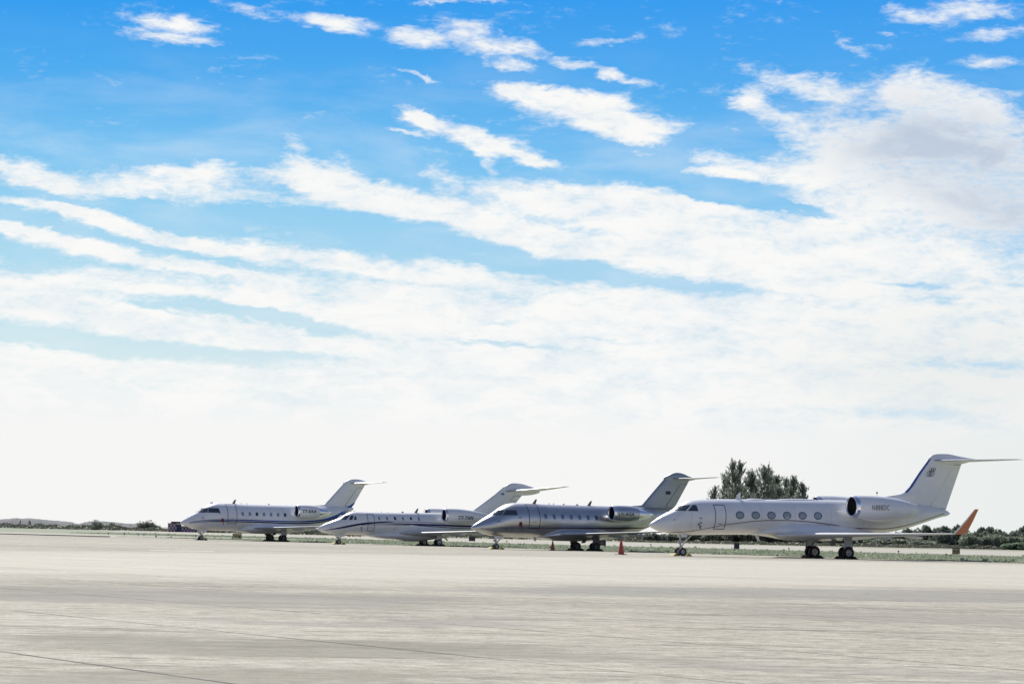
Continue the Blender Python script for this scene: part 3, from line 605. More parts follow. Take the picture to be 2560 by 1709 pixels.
    for side in (-1,1):
        st=[]; m=14
        for i in range(m+1):
            k=i/m; t=wg['t0']+(wg['t1']-wg['t0'])*k
            le=interp(wg['le'])(t); te=interp(wg['te'])(t); z=wg['z0']+(wg['z1']-wg['z0'])*((t-wg['t0'])/(wg['t1']-wg['t0'])); tw=R(wg.get('inc',2.5)*(1-k)+.2)
            th=wg['th']*(1-.25*k); pr=foil(0,te-le,th,10); camb=.018*(te-le)
            st.append([(le+x*math.cos(tw)+y*math.sin(tw),side*t,z-x*math.sin(tw)+y*math.cos(tw)*(.72 if y>0 else 1.2)+.3*camb*math.sin(math.pi*min(1,x/(te-le)))) for x,y in pr])
        mb=MB(); n=len(st[0])
        mb.loft(st,0,cap1=True)
        for q in range(len(mb.f)):           # polished leading edge: first strips round the nose of the section
            if len(mb.f[q])==4:
                j=min(v%n for v in mb.f[q]); js=sorted(v%n for v in mb.f[q])
                if js[-1]<=1 or js[0]>=n-2 or (js[0]==0 and js[-1]==n-1): mb.m[q]=1
        w_=mb.build('wing',[wg.get('paint',P),wg.get('edge','edge_paint')],root)
        # fairings of the flap tracks
        for t in wg['tracks']:
            te=interp(wg['te'])(t); z=wg['z0']+(wg['z1']-wg['z0'])*((t-wg['t0'])/(wg['t1']-wg['t0']))-.10
            mb=MB(); rr=[]
            for i in range(9):
                k=i/8; r_=.10*math.sin(math.pi*min(1,.08+k*.92))**.6+.004; rr.append([(te-1.15+1.5*k,side*t+r_*.7*math.cos(a),z-.05-.06*k+r_*math.sin(a)) for a in [2*math.pi*j/12 for j in range(12)]])
            mb.loft(rr,0,cap0=True,cap1=True); mb.build('flap_fairing',[wg.get('paint',P)],w_)
        # winglet
        if 'winglet' in wg:
            wl=wg['winglet']; st=[]
            for k in (0,.08,.2,.6,1.):
                t=wg['t1']+wl['out']*(k**1.0); z=wg['z1']+ (wl['up'])*k**1.15; le=wl['le0']+(wl['le1']-wl['le0'])*k; te=wl['te0']+(wl['te1']-wl['te0'])*k
                nrm=Vector((0,side*-(wl['up']),wl['out'])).normalized() if k>.1 else Vector((0,side*-.5,1)).normalized()
                st.append([(x,side*t+nrm.y*y,z+nrm.z*y) for x,y in foil(le,te,.085,8)])
            mb=MB(); mb.loft(st,0,cap1=True); n=len(st[0])
            for q in range(len(mb.f)):
                js=sorted(v%n for v in mb.f[q])
                if len(mb.f[q])==4 and (js[-1]<=2 or js[0]>=n-3 or (js[0]==0 and js[-1]==n-1)): mb.m[q]=1
                if len(mb.f[q])>4: mb.m[q]=1
            mb.build('winglet',[wl.get('paint',P),wl.get('edge','white_paint')],w_)
    # engines
    e=sp['engine']; zc=interp(e['zc'])
    def revx(mb,prof,yc,mi,n=36,zf=zc):
        mb.loft([[(s,yc+r*math.cos(a),zf(s)+r*math.sin(a)) for a in [2*math.pi*j/n for j in range(n)]] for s,r in prof],mi)
    for side in (-1,1):
        yc=side*e['t']; mb=MB(); revx(mb,e['outer'],yc,0); s_e,r_e=e['outer'][-1]; revx(mb,[(s_e,r_e),(s_e+.02,r_e-.03),(s_e-.45,r_e-.06),(s_e-.46,.02)],yc,1)
        nac=mb.build('engine_nacelle',[P,'dark_metal'],root)
        mb=MB(); s0,r0=e['lip']; ro=e['outer'][0]; revx(mb,[ro,(s0+.16,(ro[1]+r0)/2+.045),(s0+.04,r0+.055),(s0,r0+.02),(s0+.03,r0-.02),(s0+.09,r0-.035)],yc,0)
        mb.build('intake_lip',['polished_metal'],nac)
        mb=MB(); revx(mb,[(s0+.09,r0-.035),(s0+.3,r0-.05),(s0+1.0,r0-.06),(s0+1.001,.02)],yc,0); mb.build('intake_duct',['duct'],nac)
        mb=MB(); zf=zc(s0+.95)
        for k in range(22):
            a=2*math.pi*k/22; d=Vector((0,math.cos(a),math.sin(a))); u=Vector((0,-math.sin(a),math.cos(a))); c=Vector((s0+.93,yc,zf))
            mb.add([c+d*.12-u*.02,c+d*(r0-.08)-u*.05+Vector((.05,0,0)),c+d*(r0-.08)+u*.05-Vector((.03,0,0)),c+d*.12+u*.03-Vector((.03,0,0))],[(0,1,2,3)],0,False)
        mb.rev([(s0+.70,.005),(s0+.76,.06),(s0+.9,.12),(s0+.96,.13)],'x',(0,yc,zf),0,16); mb.build('fan',['duct'],nac)
        if e.get('cone'):
            mb=MB(); revx(mb,e['cone'],yc,0); mb.build('exhaust_nozzle',['polished_metal'],nac)
        pl=e['pylon']; st=[]
        for y in (e['in'],e['t']):
            st.append([(x,side*y,zc(2)+yy+e.get('pz',0)) for x,yy in foil(pl[0]+(.25 if y>e['in'] else 0),pl[1],.075,8)])
        mb=MB(); mb.loft(st,0); mb.build('pylon',[P],root)
        if side<0:
            tx=sp['text']; me=panel(tx['s'],1.,tx.get('shear',0),tx.get('bold',.02),tx.get('sp',1.05)); bm=bmesh.new(); bm.from_mesh(me)
            xs=[v.co.x for v in bm.verts]; ys=[v.co.y for v in bm.verts]; x0,x1,y0,y1=min(xs),max(xs),min(ys),max(ys)
            for k in range(1,7):
                bmesh.ops.bisect_plane(bm,geom=bm.verts[:]+bm.edges[:]+bm.faces[:],plane_co=(0,y0+(y1-y0)*k/7,0),plane_no=(0,1,0))
            for k in range(1,14):
                bmesh.ops.bisect_plane(bm,geom=bm.verts[:]+bm.edges[:]+bm.faces[:],plane_co=(x0+(x1-x0)*k/14,0,0),plane_no=(1,0,0))
            rr=interp(e['outer'])
            for v in bm.verts:
                s=tx['x'][0]+(tx['x'][1]-tx['x'][0])*(v.co.x-x0)/(x1-x0); z=tx['z'][0]+(tx['z'][1]-tx['z'][0])*(v.co.y-y0)/(y1-y0)+tx.get('slope',0)*(s-tx['x'][0])
                r=rr(s)+.012; dz=z-zc(s); v.co=(s,-e['t']-math.sqrt(max(.01,r*r-dz*dz)),z)
            bm.to_mesh(me); bm.free(); me.materials.append(M(tx['mat'])); o=bpy.data.objects.new('registration',me); COL.objects.link(o); o.parent=nac
    # fin
    fn=sp['fin']; LE=interp([(z,s) for s,z in fn['le']]); TE=interp([(z,s) for s,z in fn['te']]); zs=sorted(set([p[1] for p in fn['le']]+[p[1] for p in fn['te']]))
    zz=[];
    for a,b in zip(zs,zs[1:]): zz+= [a,(a+b)/2]
    zz.append(zs[-1]); th=fn.get('th',.085); tmax=fn.get('tmax',.2)
    def fs(z,a=0.,b=1.,k=1.,extra=0.):
        l,t=LE(z),TE(z); tt=min(th,2*tmax/(t-l)) ; return [(x,y*k+(extra if y>0 else -extra),z) for x,y in foil(l,t,tt,10,a,b)]
    mb=MB(); mb.loft([fs(z) for z in zz],0,cap0=True,cap1=True); n=22
    fin=mb.build('tail_fin',[sp.get('fin_paint',P)],root)
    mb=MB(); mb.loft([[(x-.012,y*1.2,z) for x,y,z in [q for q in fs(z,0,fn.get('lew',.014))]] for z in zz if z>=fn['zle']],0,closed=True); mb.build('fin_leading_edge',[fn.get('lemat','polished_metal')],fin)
    z0,z1=fn['rud']; h0,h1=fn['hinge']; rz=[z0+(z1-z0)*i/6 for i in range(7)]; fa=lambda z:(h0+(h1-h0)*(z-z0)/(z1-z0)-LE(z))/(TE(z)-LE(z))
    mb=MB(); mb.loft([fs(z,fa(z),1.,1.,.006) for z in rz],0,cap0=True,cap1=True); rud=mb.build('rudder',[sp.get('fin_paint',P)],fin)
    mb=MB()
    for sd in (0,1):
        g0=[]
        for z in rz:
            q=fs(z,fa(z)-fn.get('hg',.014),fa(z),1.,.009); q=[q[0],q[10]] if sd==0 else [q[-1],q[-11]]; g0.append(q)
        mb.loft(g0,0,closed=False)
    for z in (z0,z1):
        q=[fs(z-.012,fa(z),1.,1.,.010),fs(z+.012,fa(z),1.,1.,.010)]; mb.loft(q,0)
    mb.build('hinge_gap',['door_line'],rud)
    bl=fn['bullet']; rings=[]
    bt_,bb_=pchip([(p[0],p[2]) for p in bl]),pchip([(p[0],p[1]) for p in bl]); b0,b1=bl[0][0],bl[-1][0]
    for i in range(25):
        s=b0+(b1-b0)*(.5-.5*math.cos(math.pi*i/24)); z0_,z1_=bb_(s),bt_(s); w=fn['bw']*max(.04,math.sin(math.pi*min(1,max(0,(s-b0)/(b1-b0))))**.5); rings.append([(s,w*math.sin(a),(z0_+z1_)/2+(z1_-z0_)/2*math.cos(a)) for a in [2*math.pi*j/20 for j in range(20)]])
    mb=MB(); mb.loft(rings,0,cap0=True,cap1=True); mb.build('tailplane_fairing',[sp.get('fin_paint',P)],fin)
    tp=sp['stab']
    for side in (-1,1):
        st=[]
        for k in (0,.25,.5,.75,.94,1.):
            t=tp['t1']*k; le=tp['le'][0]+(tp['le'][1]-tp['le'][0])*k; te=tp['te'][0]+(tp['te'][1]-tp['te'][0])*k; z=tp['z'][0]+(tp['z'][1]-tp['z'][0])*k
            if k==1.: le+=.12*(te-le)
            st.append([(x,side*t,z+y-(x-le)*tp.get('tilt',.0)) for x,y in foil(le,te,.062,10)])
        mb=MB(); mb.loft(st,0,cap1=True); n=len(st[0])
        for q in range(len(mb.f)):
            js=sorted(v%n for v in mb.f[q])
            if len(mb.f[q])==4 and (js[-1]<=2 or js[0]>=n-3 or (js[0]==0 and js[-1]==n-1)): mb.m[q]=1
        mb.build('tailplane',[P,'bare_metal'],root)
    # landing gear
    g=sp['nosegear']; s=g['s']; r=g['r']; zt=B.bot(s)+.12
    mb=MB(); mb.tube((s,0,r),(s-.06,0,zt),.05,.075,12); mb.tube((s,-g['d'],r),(s,g['d'],r),.045,n=10); mb.tube((s-.02,0,r+.42*(zt-r)),(s-.02,0,r+.58*(zt-r)),.10,.10,12)
    ng=mb.build('nose_gear',['strut_paint'],root)
    mb=MB(); mb.tube((s,0,r+.25*(zt-r)),(s+g['brace'],0,zt+.02),.045,.055,8); mb.build('drag_brace',['strut_paint'],ng)
    mb=MB(); mb.tube((s+.02,0,r+.10),(s+.20,0,r+.26),.026,n=6); mb.tube((s+.20,0,r+.26),(s+.03,0,r+.42),.026,n=6); mb.build('torque_link',['strut_dark'],ng)
    mb=MB(); mb.tube((s-.12,0,r+.5*(zt-r)),(s-.20,0,r+.5*(zt-r)),.07,.08,12); mb.build('taxi_light',['hub'],ng)
    for y in (-g['d'],g['d']): wheel(ng,(s,y,r),r,g['w'])
    for y in (-.28,.28):
        mb=MB(); mb.box((s+.12,y,zt-.18),(g.get('doorlen',.8),.03,g.get('doorh',.34))); mb.build('gear_door',[P],ng)
    g=sp['maingear']; zt=g['top']
    for side in (-1,1):
        t=g['t']; s=g['s']; r=g['r']
        mb=MB(); mb.tube((s,side*t,r),(s-.02,side*(t+.02),zt),.075,.11,12,g['mi']); mb.tube((s,side*(t-g['d']),r),(s,side*(t+g['d']),r),.06,n=10,mi=1); mb.tube((s-.32,side*(t-.05),zt-.05),(s-.05,side*t,r+.32),.04,n=8,mi=1)
        mb.tube((s,side*(t-.55),zt-.08),(s,side*(t-.04),r+.5),.045,n=8,mi=1); mb.tube((s+.03,side*t,r+.08),(s+.22,side*t,r+.22),.03,n=6,mi=1); mb.tube((s+.22,side*t,r+.22),(s+.05,side*t,r+.42),.03,n=6,mi=1)
        mg=mb.build('main_gear',['strut_paint','strut_dark'],root)
        for q in (-1,1): wheel(mg,(s,side*(t+q*g['d']),r),r,g['w'],hubm=g.get('hub','hub'))
        w0,w1=g['doorw']; z0=g['doorz']; x0=s-.02; yy=side*(t+g['d']*.25+.20)
        mb=MB(); a_=[(x0-w0,yy,zt+.05),(x0+w0,yy,zt+.05),(x0+w1,yy,z0+.14),(x0+w1*.8,yy,z0),(x0-w1*.8,yy,z0),(x0-w1,yy,z0+.14)]; mb.loft([a_,[(x,y+side*.035,z) for x,y,z in a_]],0,cap0=True,cap1=True,sm=False)
        mb.build('gear_door',[g.get('doorm',P)],mg)
        if g.get('inner'):
            mb=MB(); yi=side*(t-.62); a_=[(s-.62,yi,zt-.02),(s-.15,yi,zt-.02),(s-.50,yi,zt-.62),(s-.85,yi,zt-.66)]; mb.loft([a_,[(x,y+.03,z) for x,y,z in a_]],0,cap0=True,cap1=True,sm=False); mb.build('inner_gear_door',[g['inner']],mg)
    # blade antennas, vents, probes
    def blade(s0,z0,s1,z1,c,m='strut_paint',nm='antenna',y=0.):
        mb=MB(); k=1 if z1>z0 else -1
        st=[[(x,y+yy*.8,z0-k*.05) for x,yy in foil(s0-c*.5,s0+c*.5,.16,6)],[(x,y+yy*.8,z1) for x,yy in foil(s1-c*.22,s1+c*.22,.14,6)]]
        mb.loft(st,0,cap0=True,cap1=True); mb.build(nm,[m],root)
    for a in sp['blades']: blade(*a)
    for (s,z,w,h,m,nm) in sp['bits']:
        mb=MB(); y=-B.t(s,z); mb.tube((s-w/2,y-.05,z),(s+w/2,y-.05,z+h*.1),.035 if nm=='probe' else .05,.02,8); mb.box((s,y-.02,z-.01),(.05,.06,.05)); mb.build(nm,[m],root)
    cm=sp.get('cover_mat','red_cover')
    for (s,z,w,h,l) in sp.get('covers',[]):
        mb=MB(); y=-B.t(s,z)-.05; mb.loft([[(s-w/2,y-.03,z-h/2),(s+w/2,y-.03,z-h/2),(s+w/2,y+.04,z-h/2),(s-w/2,y+.04,z-h/2)],[(s-w/2,y-.05,z),(s+w/2,y-.05,z),(s+w/2,y+.04,z),(s-w/2,y+.04,z)],[(s-w*.35,y-.03,z+h/2),(s+w*.35,y-.03,z+h/2),(s+w*.35,y+.04,z+h/2),(s-w*.35,y+.04,z+h/2)]],cap0=True,cap1=True,sm=False)
        cv=mb.build('probe_cover',[cm],root)
        mb=MB(); mb.box((s+w*.35,y-.02,z-h/2-l/2-.002),(.05,.012,l)); mb.build('warning_streamer',[cm],cv)
    for f in sp.get('extra',[]): f(root,B,fin)
    return root,B
# --- the four jets
def challenger_common():
    return dict(fairing=dict(bot=[(-4.6,.95),(-3.9,.86),(-3.2,.76),(-2,.73),(-.5,.74),(.6,.80),(1.8,.95),(2.6,1.1)],top=[(-4.6,.97),(-3.9,1.35),(-3,1.75),(-2,1.88),(1,1.85),(2,1.55),(2.6,1.12)],hw=[(-4.6,.3),(-3.9,.9),(-3.2,1.24),(-2.2,1.43),(.8,1.43),(1.8,1.1),(2.6,.4)]),
      door=dict(s=(-5.70,-4.77),z=(1.66,3.53),w=.055),
      wing=dict(t0=1.0,t1=9.1,le=[(0.8,-3.3),(1.35,-2.95),(3.2,-1.8),(9.1,1.35)],te=[(.8,1.55),(3.2,1.25),(9.1,2.6)],z0=1.25,z1=1.62,th=.07,inc=2.6,tracks=[3.4,5.6],edge='steel_edge',winglet=dict(out=.28,up=1.05,le0=1.35,le1=2.45,te0=2.6,te1=3.0,edge='polished_metal')),
      engine=dict(t=2.12,zc=[(1.1,3.0),(2.2,2.95),(3.4,2.93),(5,2.92)],outer=[(1.32,.60),(1.6,.63),(2.1,.66),(2.7,.66),(3.1,.62),(3.4,.56)],lip=(1.1,.52),cone=[(3.35,.50),(3.8,.42),(4.3,.31),(4.85,.19),(4.86,.12),(4.5,.10)],pylon=(1.9,4.6),**{'in':1.0}),
      fin=dict(le=[(3.6,3.5),(3.95,3.60),(5.05,3.70),(5.25,3.85),(7.25,5.97),(7.5,6.1)],te=[(7.9,3.4),(8.27,3.8),(9.6,6.0),(9.62,6.1)],rud=(3.62,5.46),hinge=(7.28,8.62),zle=3.85,th=.085,tmax=.17,bw=.15,lemat='steel_edge',lew=.02),
      stab=dict(t1=3.1,le=(7.72,9.75),te=(9.75,10.48),z=(5.88,6.03),tilt=.01),
      nosegear=dict(s=-7.92,r=.215,d=.17,w=.14,brace=.75,doorlen=.75,doorh=.30),
      maingear=dict(s=0.,t=1.55,r=.335,d=.23,w=.21,top=1.25,doorw=(.24,.33),doorz=.50,mi=1,inner='strut_dark',doorm='silver_flat',hub='hub_dark'))
bul=[(7.05,5.88,5.93),(7.5,5.74,6.14),(8.05,5.7,6.30),(8.55,5.7,6.32),(9.0,5.72,6.26),(9.6,5.78,6.10),(10.0,5.9,6.0)]
c1=challenger_common(); c1['fin']['bullet']=bul
c1.update(paint='white_paint',stripe_mats=['blue_stripe','navy'],
  stripes=[([(-9.3,1.70),(-8.4,1.87),(-7.5,1.95),(-6.5,1.99),(-4.7,2.01),(-2.8,2.0),(-1.4,1.985),(.7,1.97),(2.2,2.0),(3.3,2.07),(4.6,2.22),(5.4,2.40),(6.1,2.62),(6.9,2.97),(7.6,3.32)],[(-9.3,.04),(-7,.10),(2,.11),(4,.17),(5.5,.24),(7.6,.32)],1,.006),
           ([(-9.4,1.62),(-8.4,1.75),(-6.5,1.84),(-4.7,1.85),(-2.8,1.85),(-1.4,1.83),(.75,1.80),(2.5,1.84),(4.1,1.97),(5.1,2.13),(6.0,2.38),(6.8,2.70),(7.4,2.97)],[(-9.4,.04),(-7,.10),(2,.11),(5,.13),(7.4,.15)],2,.006)],
  cockpit=[([(-8.52,2.66),(-7.92,3.06),(-7.55,3.09),(-7.70,2.69)],'glass_green'),([(-7.60,2.69),(-7.47,3.09),(-6.60,3.10),(-6.52,2.69)],'glass')],
  windows=dict(kind='round',n=7,s0=-4.165,s1=.30,z0=2.625,z1=2.60,w=.27,h=.36,rim=.03,rimmat='white_paint',glass=['shade_glass','shade_glass','glass','shade_glass']),
  text=dict(s='T7-EAA',bold=.03,shear=.22,x=(1.5,2.98),z=(2.82,3.13),slope=.02,mat='letter_dark'),
  blades=[(-4.64,3.60,-4.42,3.99,.34,'strut_dark'),(-4.56,.98,-4.45,.72,.3,'white_paint'),(-3.8,3.58,-3.78,3.68,.10,'strut_dark'),(-3.2,3.58,-3.18,3.67,.10,'strut_dark'),(-6.9,3.52,-6.88,3.70,.36,'white_paint'),(-.9,3.56,-.88,3.65,.3,'strut_dark')],
  bits=[(-8.16,2.15,.30,0,'strut_dark','probe'),(-7.77,1.61,.10,0,'strut_dark','probe'),(-3.2,1.55,.08,0,'strut_dark','probe'),(-6.55,2.6,.2,0,'strut_dark','probe')],
  covers=[(-6.26,2.0,.20,.30,.35)])
def fin_base_blue(root,B,fin):
    # the blue stripe runs on over the foot of the fin
    mb=MB(); LE=interp([(z,s) for s,z in c1['fin']['le']]); TE=interp([(z,s) for s,z in c1['fin']['te']])
    for sd in (-1,1):
        up=[(7.45,3.50),(7.9,3.72),(8.45,4.08)]; dn=[(7.62,3.28),(7.95,3.42),(8.29,3.80)]
        mb.loft([[ (s,sd*y,z) for s,z in up for y in [.075*(1-(s-7.45)*.75)+.008]],[(s,sd*y,z) for s,z in dn for y in [.075*(1-(s-7.45)*.75)+.008]]],0,closed=False)
    mb.build('stripe',['blue_stripe'],fin)
c1['extra']=[fin_base_blue]
c3=challenger_common(); c3['fin']['bullet']=[(7.05,5.85,5.93),(7.45,5.70,6.12),(7.9,5.66,6.31),(8.32,5.66,6.39),(8.8,5.68,6.34),(9.4,5.75,6.13),(10.0,5.86,5.96)]
c3['wing'].update(paint='silver_flat',edge='bare_metal'); c3['maingear'].update(doorm='strut_dark')
c3.update(paint='silver_paint',fin_paint='silver_flat',stripe_mats=['navy_red'],frame='silver_flat',
  stripes=[([(-9.5,1.60),(-8.7,1.65),(-4,1.73),(0,1.79),(2.8,1.84),(5.0,1.90),(5.6,2.0)],[(-9.5,.015),(-8.5,.03),(-4,.05),(0,.09),(3,.15),(5.6,.05)],1,.006)],
  cockpit=[([(-8.50,2.63),(-7.96,3.03),(-7.60,3.05),(-7.92,2.65)],'glass_green'),([(-7.84,2.66),(-7.48,3.05),(-6.72,3.05),(-6.70,2.67)],'glass')],
  windows=dict(kind='round',n=7,s0=-4.27,s1=.25,z0=2.63,z1=2.61,w=.27,h=.36,rim=.02,rimmat='silver_paint',glass=['silver_glass']*6+['glass']),
  text=dict(s='LX-AGA',bold=.03,x=(1.45,2.86),z=(2.78,3.05),slope=.02,mat='letter_dark'),
  blades=[(-4.67,3.60,-4.44,3.95,.34,'strut_dark'),(.23,3.56,.48,3.93,.34,'strut_dark'),(-4.57,.96,-4.45,.68,.3,'silver_paint'),(-3.3,3.57,-3.28,3.68,.10,'strut_dark'),(-2.9,3.57,-2.88,3.68,.10,'strut_dark'),(-2.0,3.56,-1.98,3.66,.2,'strut_dark'),(-.8,3.56,-.78,3.65,.36,'strut_dark')],
  bits=[(-8.16,2.15,.34,0,'strut_dark','probe'),(-7.6,1.58,.12,0,'strut_dark','probe'),(-6.5,2.48,.2,0,'strut_dark','probe')],
  covers=[(-6.45,1.98,.22,.34,.46)])
def on_fin(nm,s0,z0,w,h,m,y,fin):
    mb=MB(); mb.box((s0+w/2,-y,z0+h/2),(w,.008,h)); return mb.build(nm,[m],fin)
mat('flag_navy',(.012,.016,.07),.4)
c3['extra']=[lambda root,B,fin: on_fin('emblem',7.24,4.62,.42,.26,'flag_navy',.135,fin)]
c2=dict(paint='ivory_paint',stripe_mats=['violet_navy','navy'],
  stripes=[([(-10.35,1.21),(-9.35,1.385),(-8.43,1.575),(-7.48,1.765),(-6.48,1.90),(-5.46,1.98),(-4.6,2.04),(-3.8,2.07)],[(-10.35,.04),(-9.3,.13),(-8.4,.18),(-7,.17),(-5.5,.14),(-4.4,.09),(-3.8,.01)],1,.006),
           ([(-7.3,1.71),(-6,1.775),(-4,1.80),(-2.6,1.79)],[(-7.3,.02),(-6.5,.05),(-2.6,.04)],2,.006),
           ([(-5.5,1.86),(-4.33,1.895),(-2.6,1.885),(-1.2,1.87),(-.16,1.86),(1.5,1.83),(4.,1.80)],[(-5.5,.01),(-4.3,.07),(-1.2,.14),(0,.16),(4,.14)],1,.007),
           ([(-3.84,2.07),(-1.9,2.08),(-.16,2.03),(.8,1.99)],.04,2,.006),
           ([(-2.25,1.82),(-1.03,1.745),(0,1.71),(1.,1.66),(3.6,1.62)],[(-2.25,.06),(-1,.07),(3.6,.05)],1,.006)],
  fairing=dict(bot=[(-7.2,.86),(-6.4,.79),(-5.6,.64),(-4.6,.54),(-3.4,.49),(-2.8,.39),(-1.7,.36),(-1.0,.43),(0,.56),(1.33,.72),(3.5,1.10)],top=[(-7.2,.88),(-6.4,1.0),(-5.4,1.12),(-3.4,1.3),(-1,1.35),(1.5,1.32),(3.5,1.13)],hw=[(-7.2,.15),(-6.2,.5),(-5,.85),(-3.4,1.06),(-1,1.1),(1,1.0),(3.5,.2)]),
  door=dict(s=(-6.62,-6.0),z=(1.22,2.70),w=.045),
  cockpit=[([(-8.93,2.16),(-8.50,2.50),(-8.16,2.53),(-8.55,2.16)],'glass_green'),([(-8.34,2.16),(-8.08,2.51),(-7.86,2.51),(-8.05,2.16)],'glass'),([(-7.92,2.16),(-7.76,2.47),(-7.68,2.47),(-7.66,2.16)],'glass')],
  windows=dict(kind='tall',n=6,s0=-5.54,s1=-1.68,z0=2.335,z1=2.365,w=.22,h=.33,rim=.045,rimmat='white_paint',glass=['shade_glass','shade_glass','glass','shade_glass','glass','shade_glass'],shine=[4]),
  wing=dict(t0=.8,t1=9.6,le=[(.8,-3.7),(1.0,-3.5),(2.6,-2.1),(9.6,3.3)],te=[(.8,1.2),(2.8,1.25),(9.6,4.2)],z0=1.07,z1=1.55,th=.075,edge='bare_metal',inc=2.4,tracks=[3.0,5.2]),
  engine=dict(t=1.80,zc=[(.27,2.75),(1.5,2.70),(2.8,2.63),(5.,2.62)],outer=[(.50,.575),(.8,.60),(1.5,.635),(2.2,.63),(2.9,.58),(3.6,.48),(4.3,.36),(4.7,.29)],lip=(.27,.50),pylon=(.9,4.2),**{'in':.85}),
  text=dict(s='T7-TAN',bold=.03,shear=.28,x=(1.45,2.95),z=(2.36,2.69),slope=.015,mat='letter_dark'),
  fin=dict(le=[(3.7,2.95),(4.26,3.32),(5.25,4.01),(6.26,4.72),(7.02,5.33),(7.3,5.5)],te=[(7.6,2.95),(8.45,4.1),(8.95,4.66),(9.3,5.0),(9.5,5.5)],rud=(4.16,4.62),hinge=(7.75,8.16),zle=3.32,th=.085,tmax=.15,bw=.16,
    bullet=[(6.6,4.93,5.0),(7.15,4.92,5.42),(7.56,4.86,5.65),(8.16,4.72,5.77),(8.88,4.66,5.72),(9.74,4.72,5.52),(10.3,4.82,5.38),(10.75,4.95,5.12)]),
  stab=dict(t1=3.9,le=(7.10,10.95),te=(10.70,11.75),z=(4.98,5.50),tilt=-.03),
  nosegear=dict(s=-8.97,r=.205,d=.13,w=.13,brace=.55,doorlen=.7,doorh=.22),
  maingear=dict(s=-.05,t=1.50,r=.32,d=.20,w=.20,top=1.0,doorw=(.24,.26),doorz=.30,mi=0,doorm='ivory_paint'),
  blades=[(-1.63,2.88,-1.38,3.27,.32,'strut_dark'),(-2.88,2.86,-2.86,2.98,.30,'strut_dark'),(1.3,.74,1.62,.47,.34,'ivory_paint'),(-4.9,2.84,-4.88,2.93,.10,'strut_dark'),(-4.3,2.84,-4.28,2.92,.10,'strut_dark'),(-5.9,.78,-5.88,.68,.3,'strut_dark')],
  bits=[(-4.1,1.45,.08,0,'strut_dark','probe'),(-9.9,1.45,.06,0,'strut_dark','probe')],covers=[(-7.24,1.50,.06,.12,.36)],cover_mat='strut_dark')
def ship(root,B,fin):
    mb=MB(); y=-.13
    mb.add([(6.76,y,4.74),(7.12,y,4.74),(7.06,y,4.68),(6.82,y,4.68)],[(0,1,2,3)],0,False)
    for a,b,h in ((6.80,6.90,.12),(6.91,7.02,.19),(7.03,7.10,.11)): mb.add([(a,y,4.75),(b,y,4.75),(b,y,4.75+h)],[(0,1,2)],0,False)
    mat('emblem_blue',(.02,.06,.22),.4); mb.build('emblem',['emblem_blue'],fin)
c2['extra']=[ship]
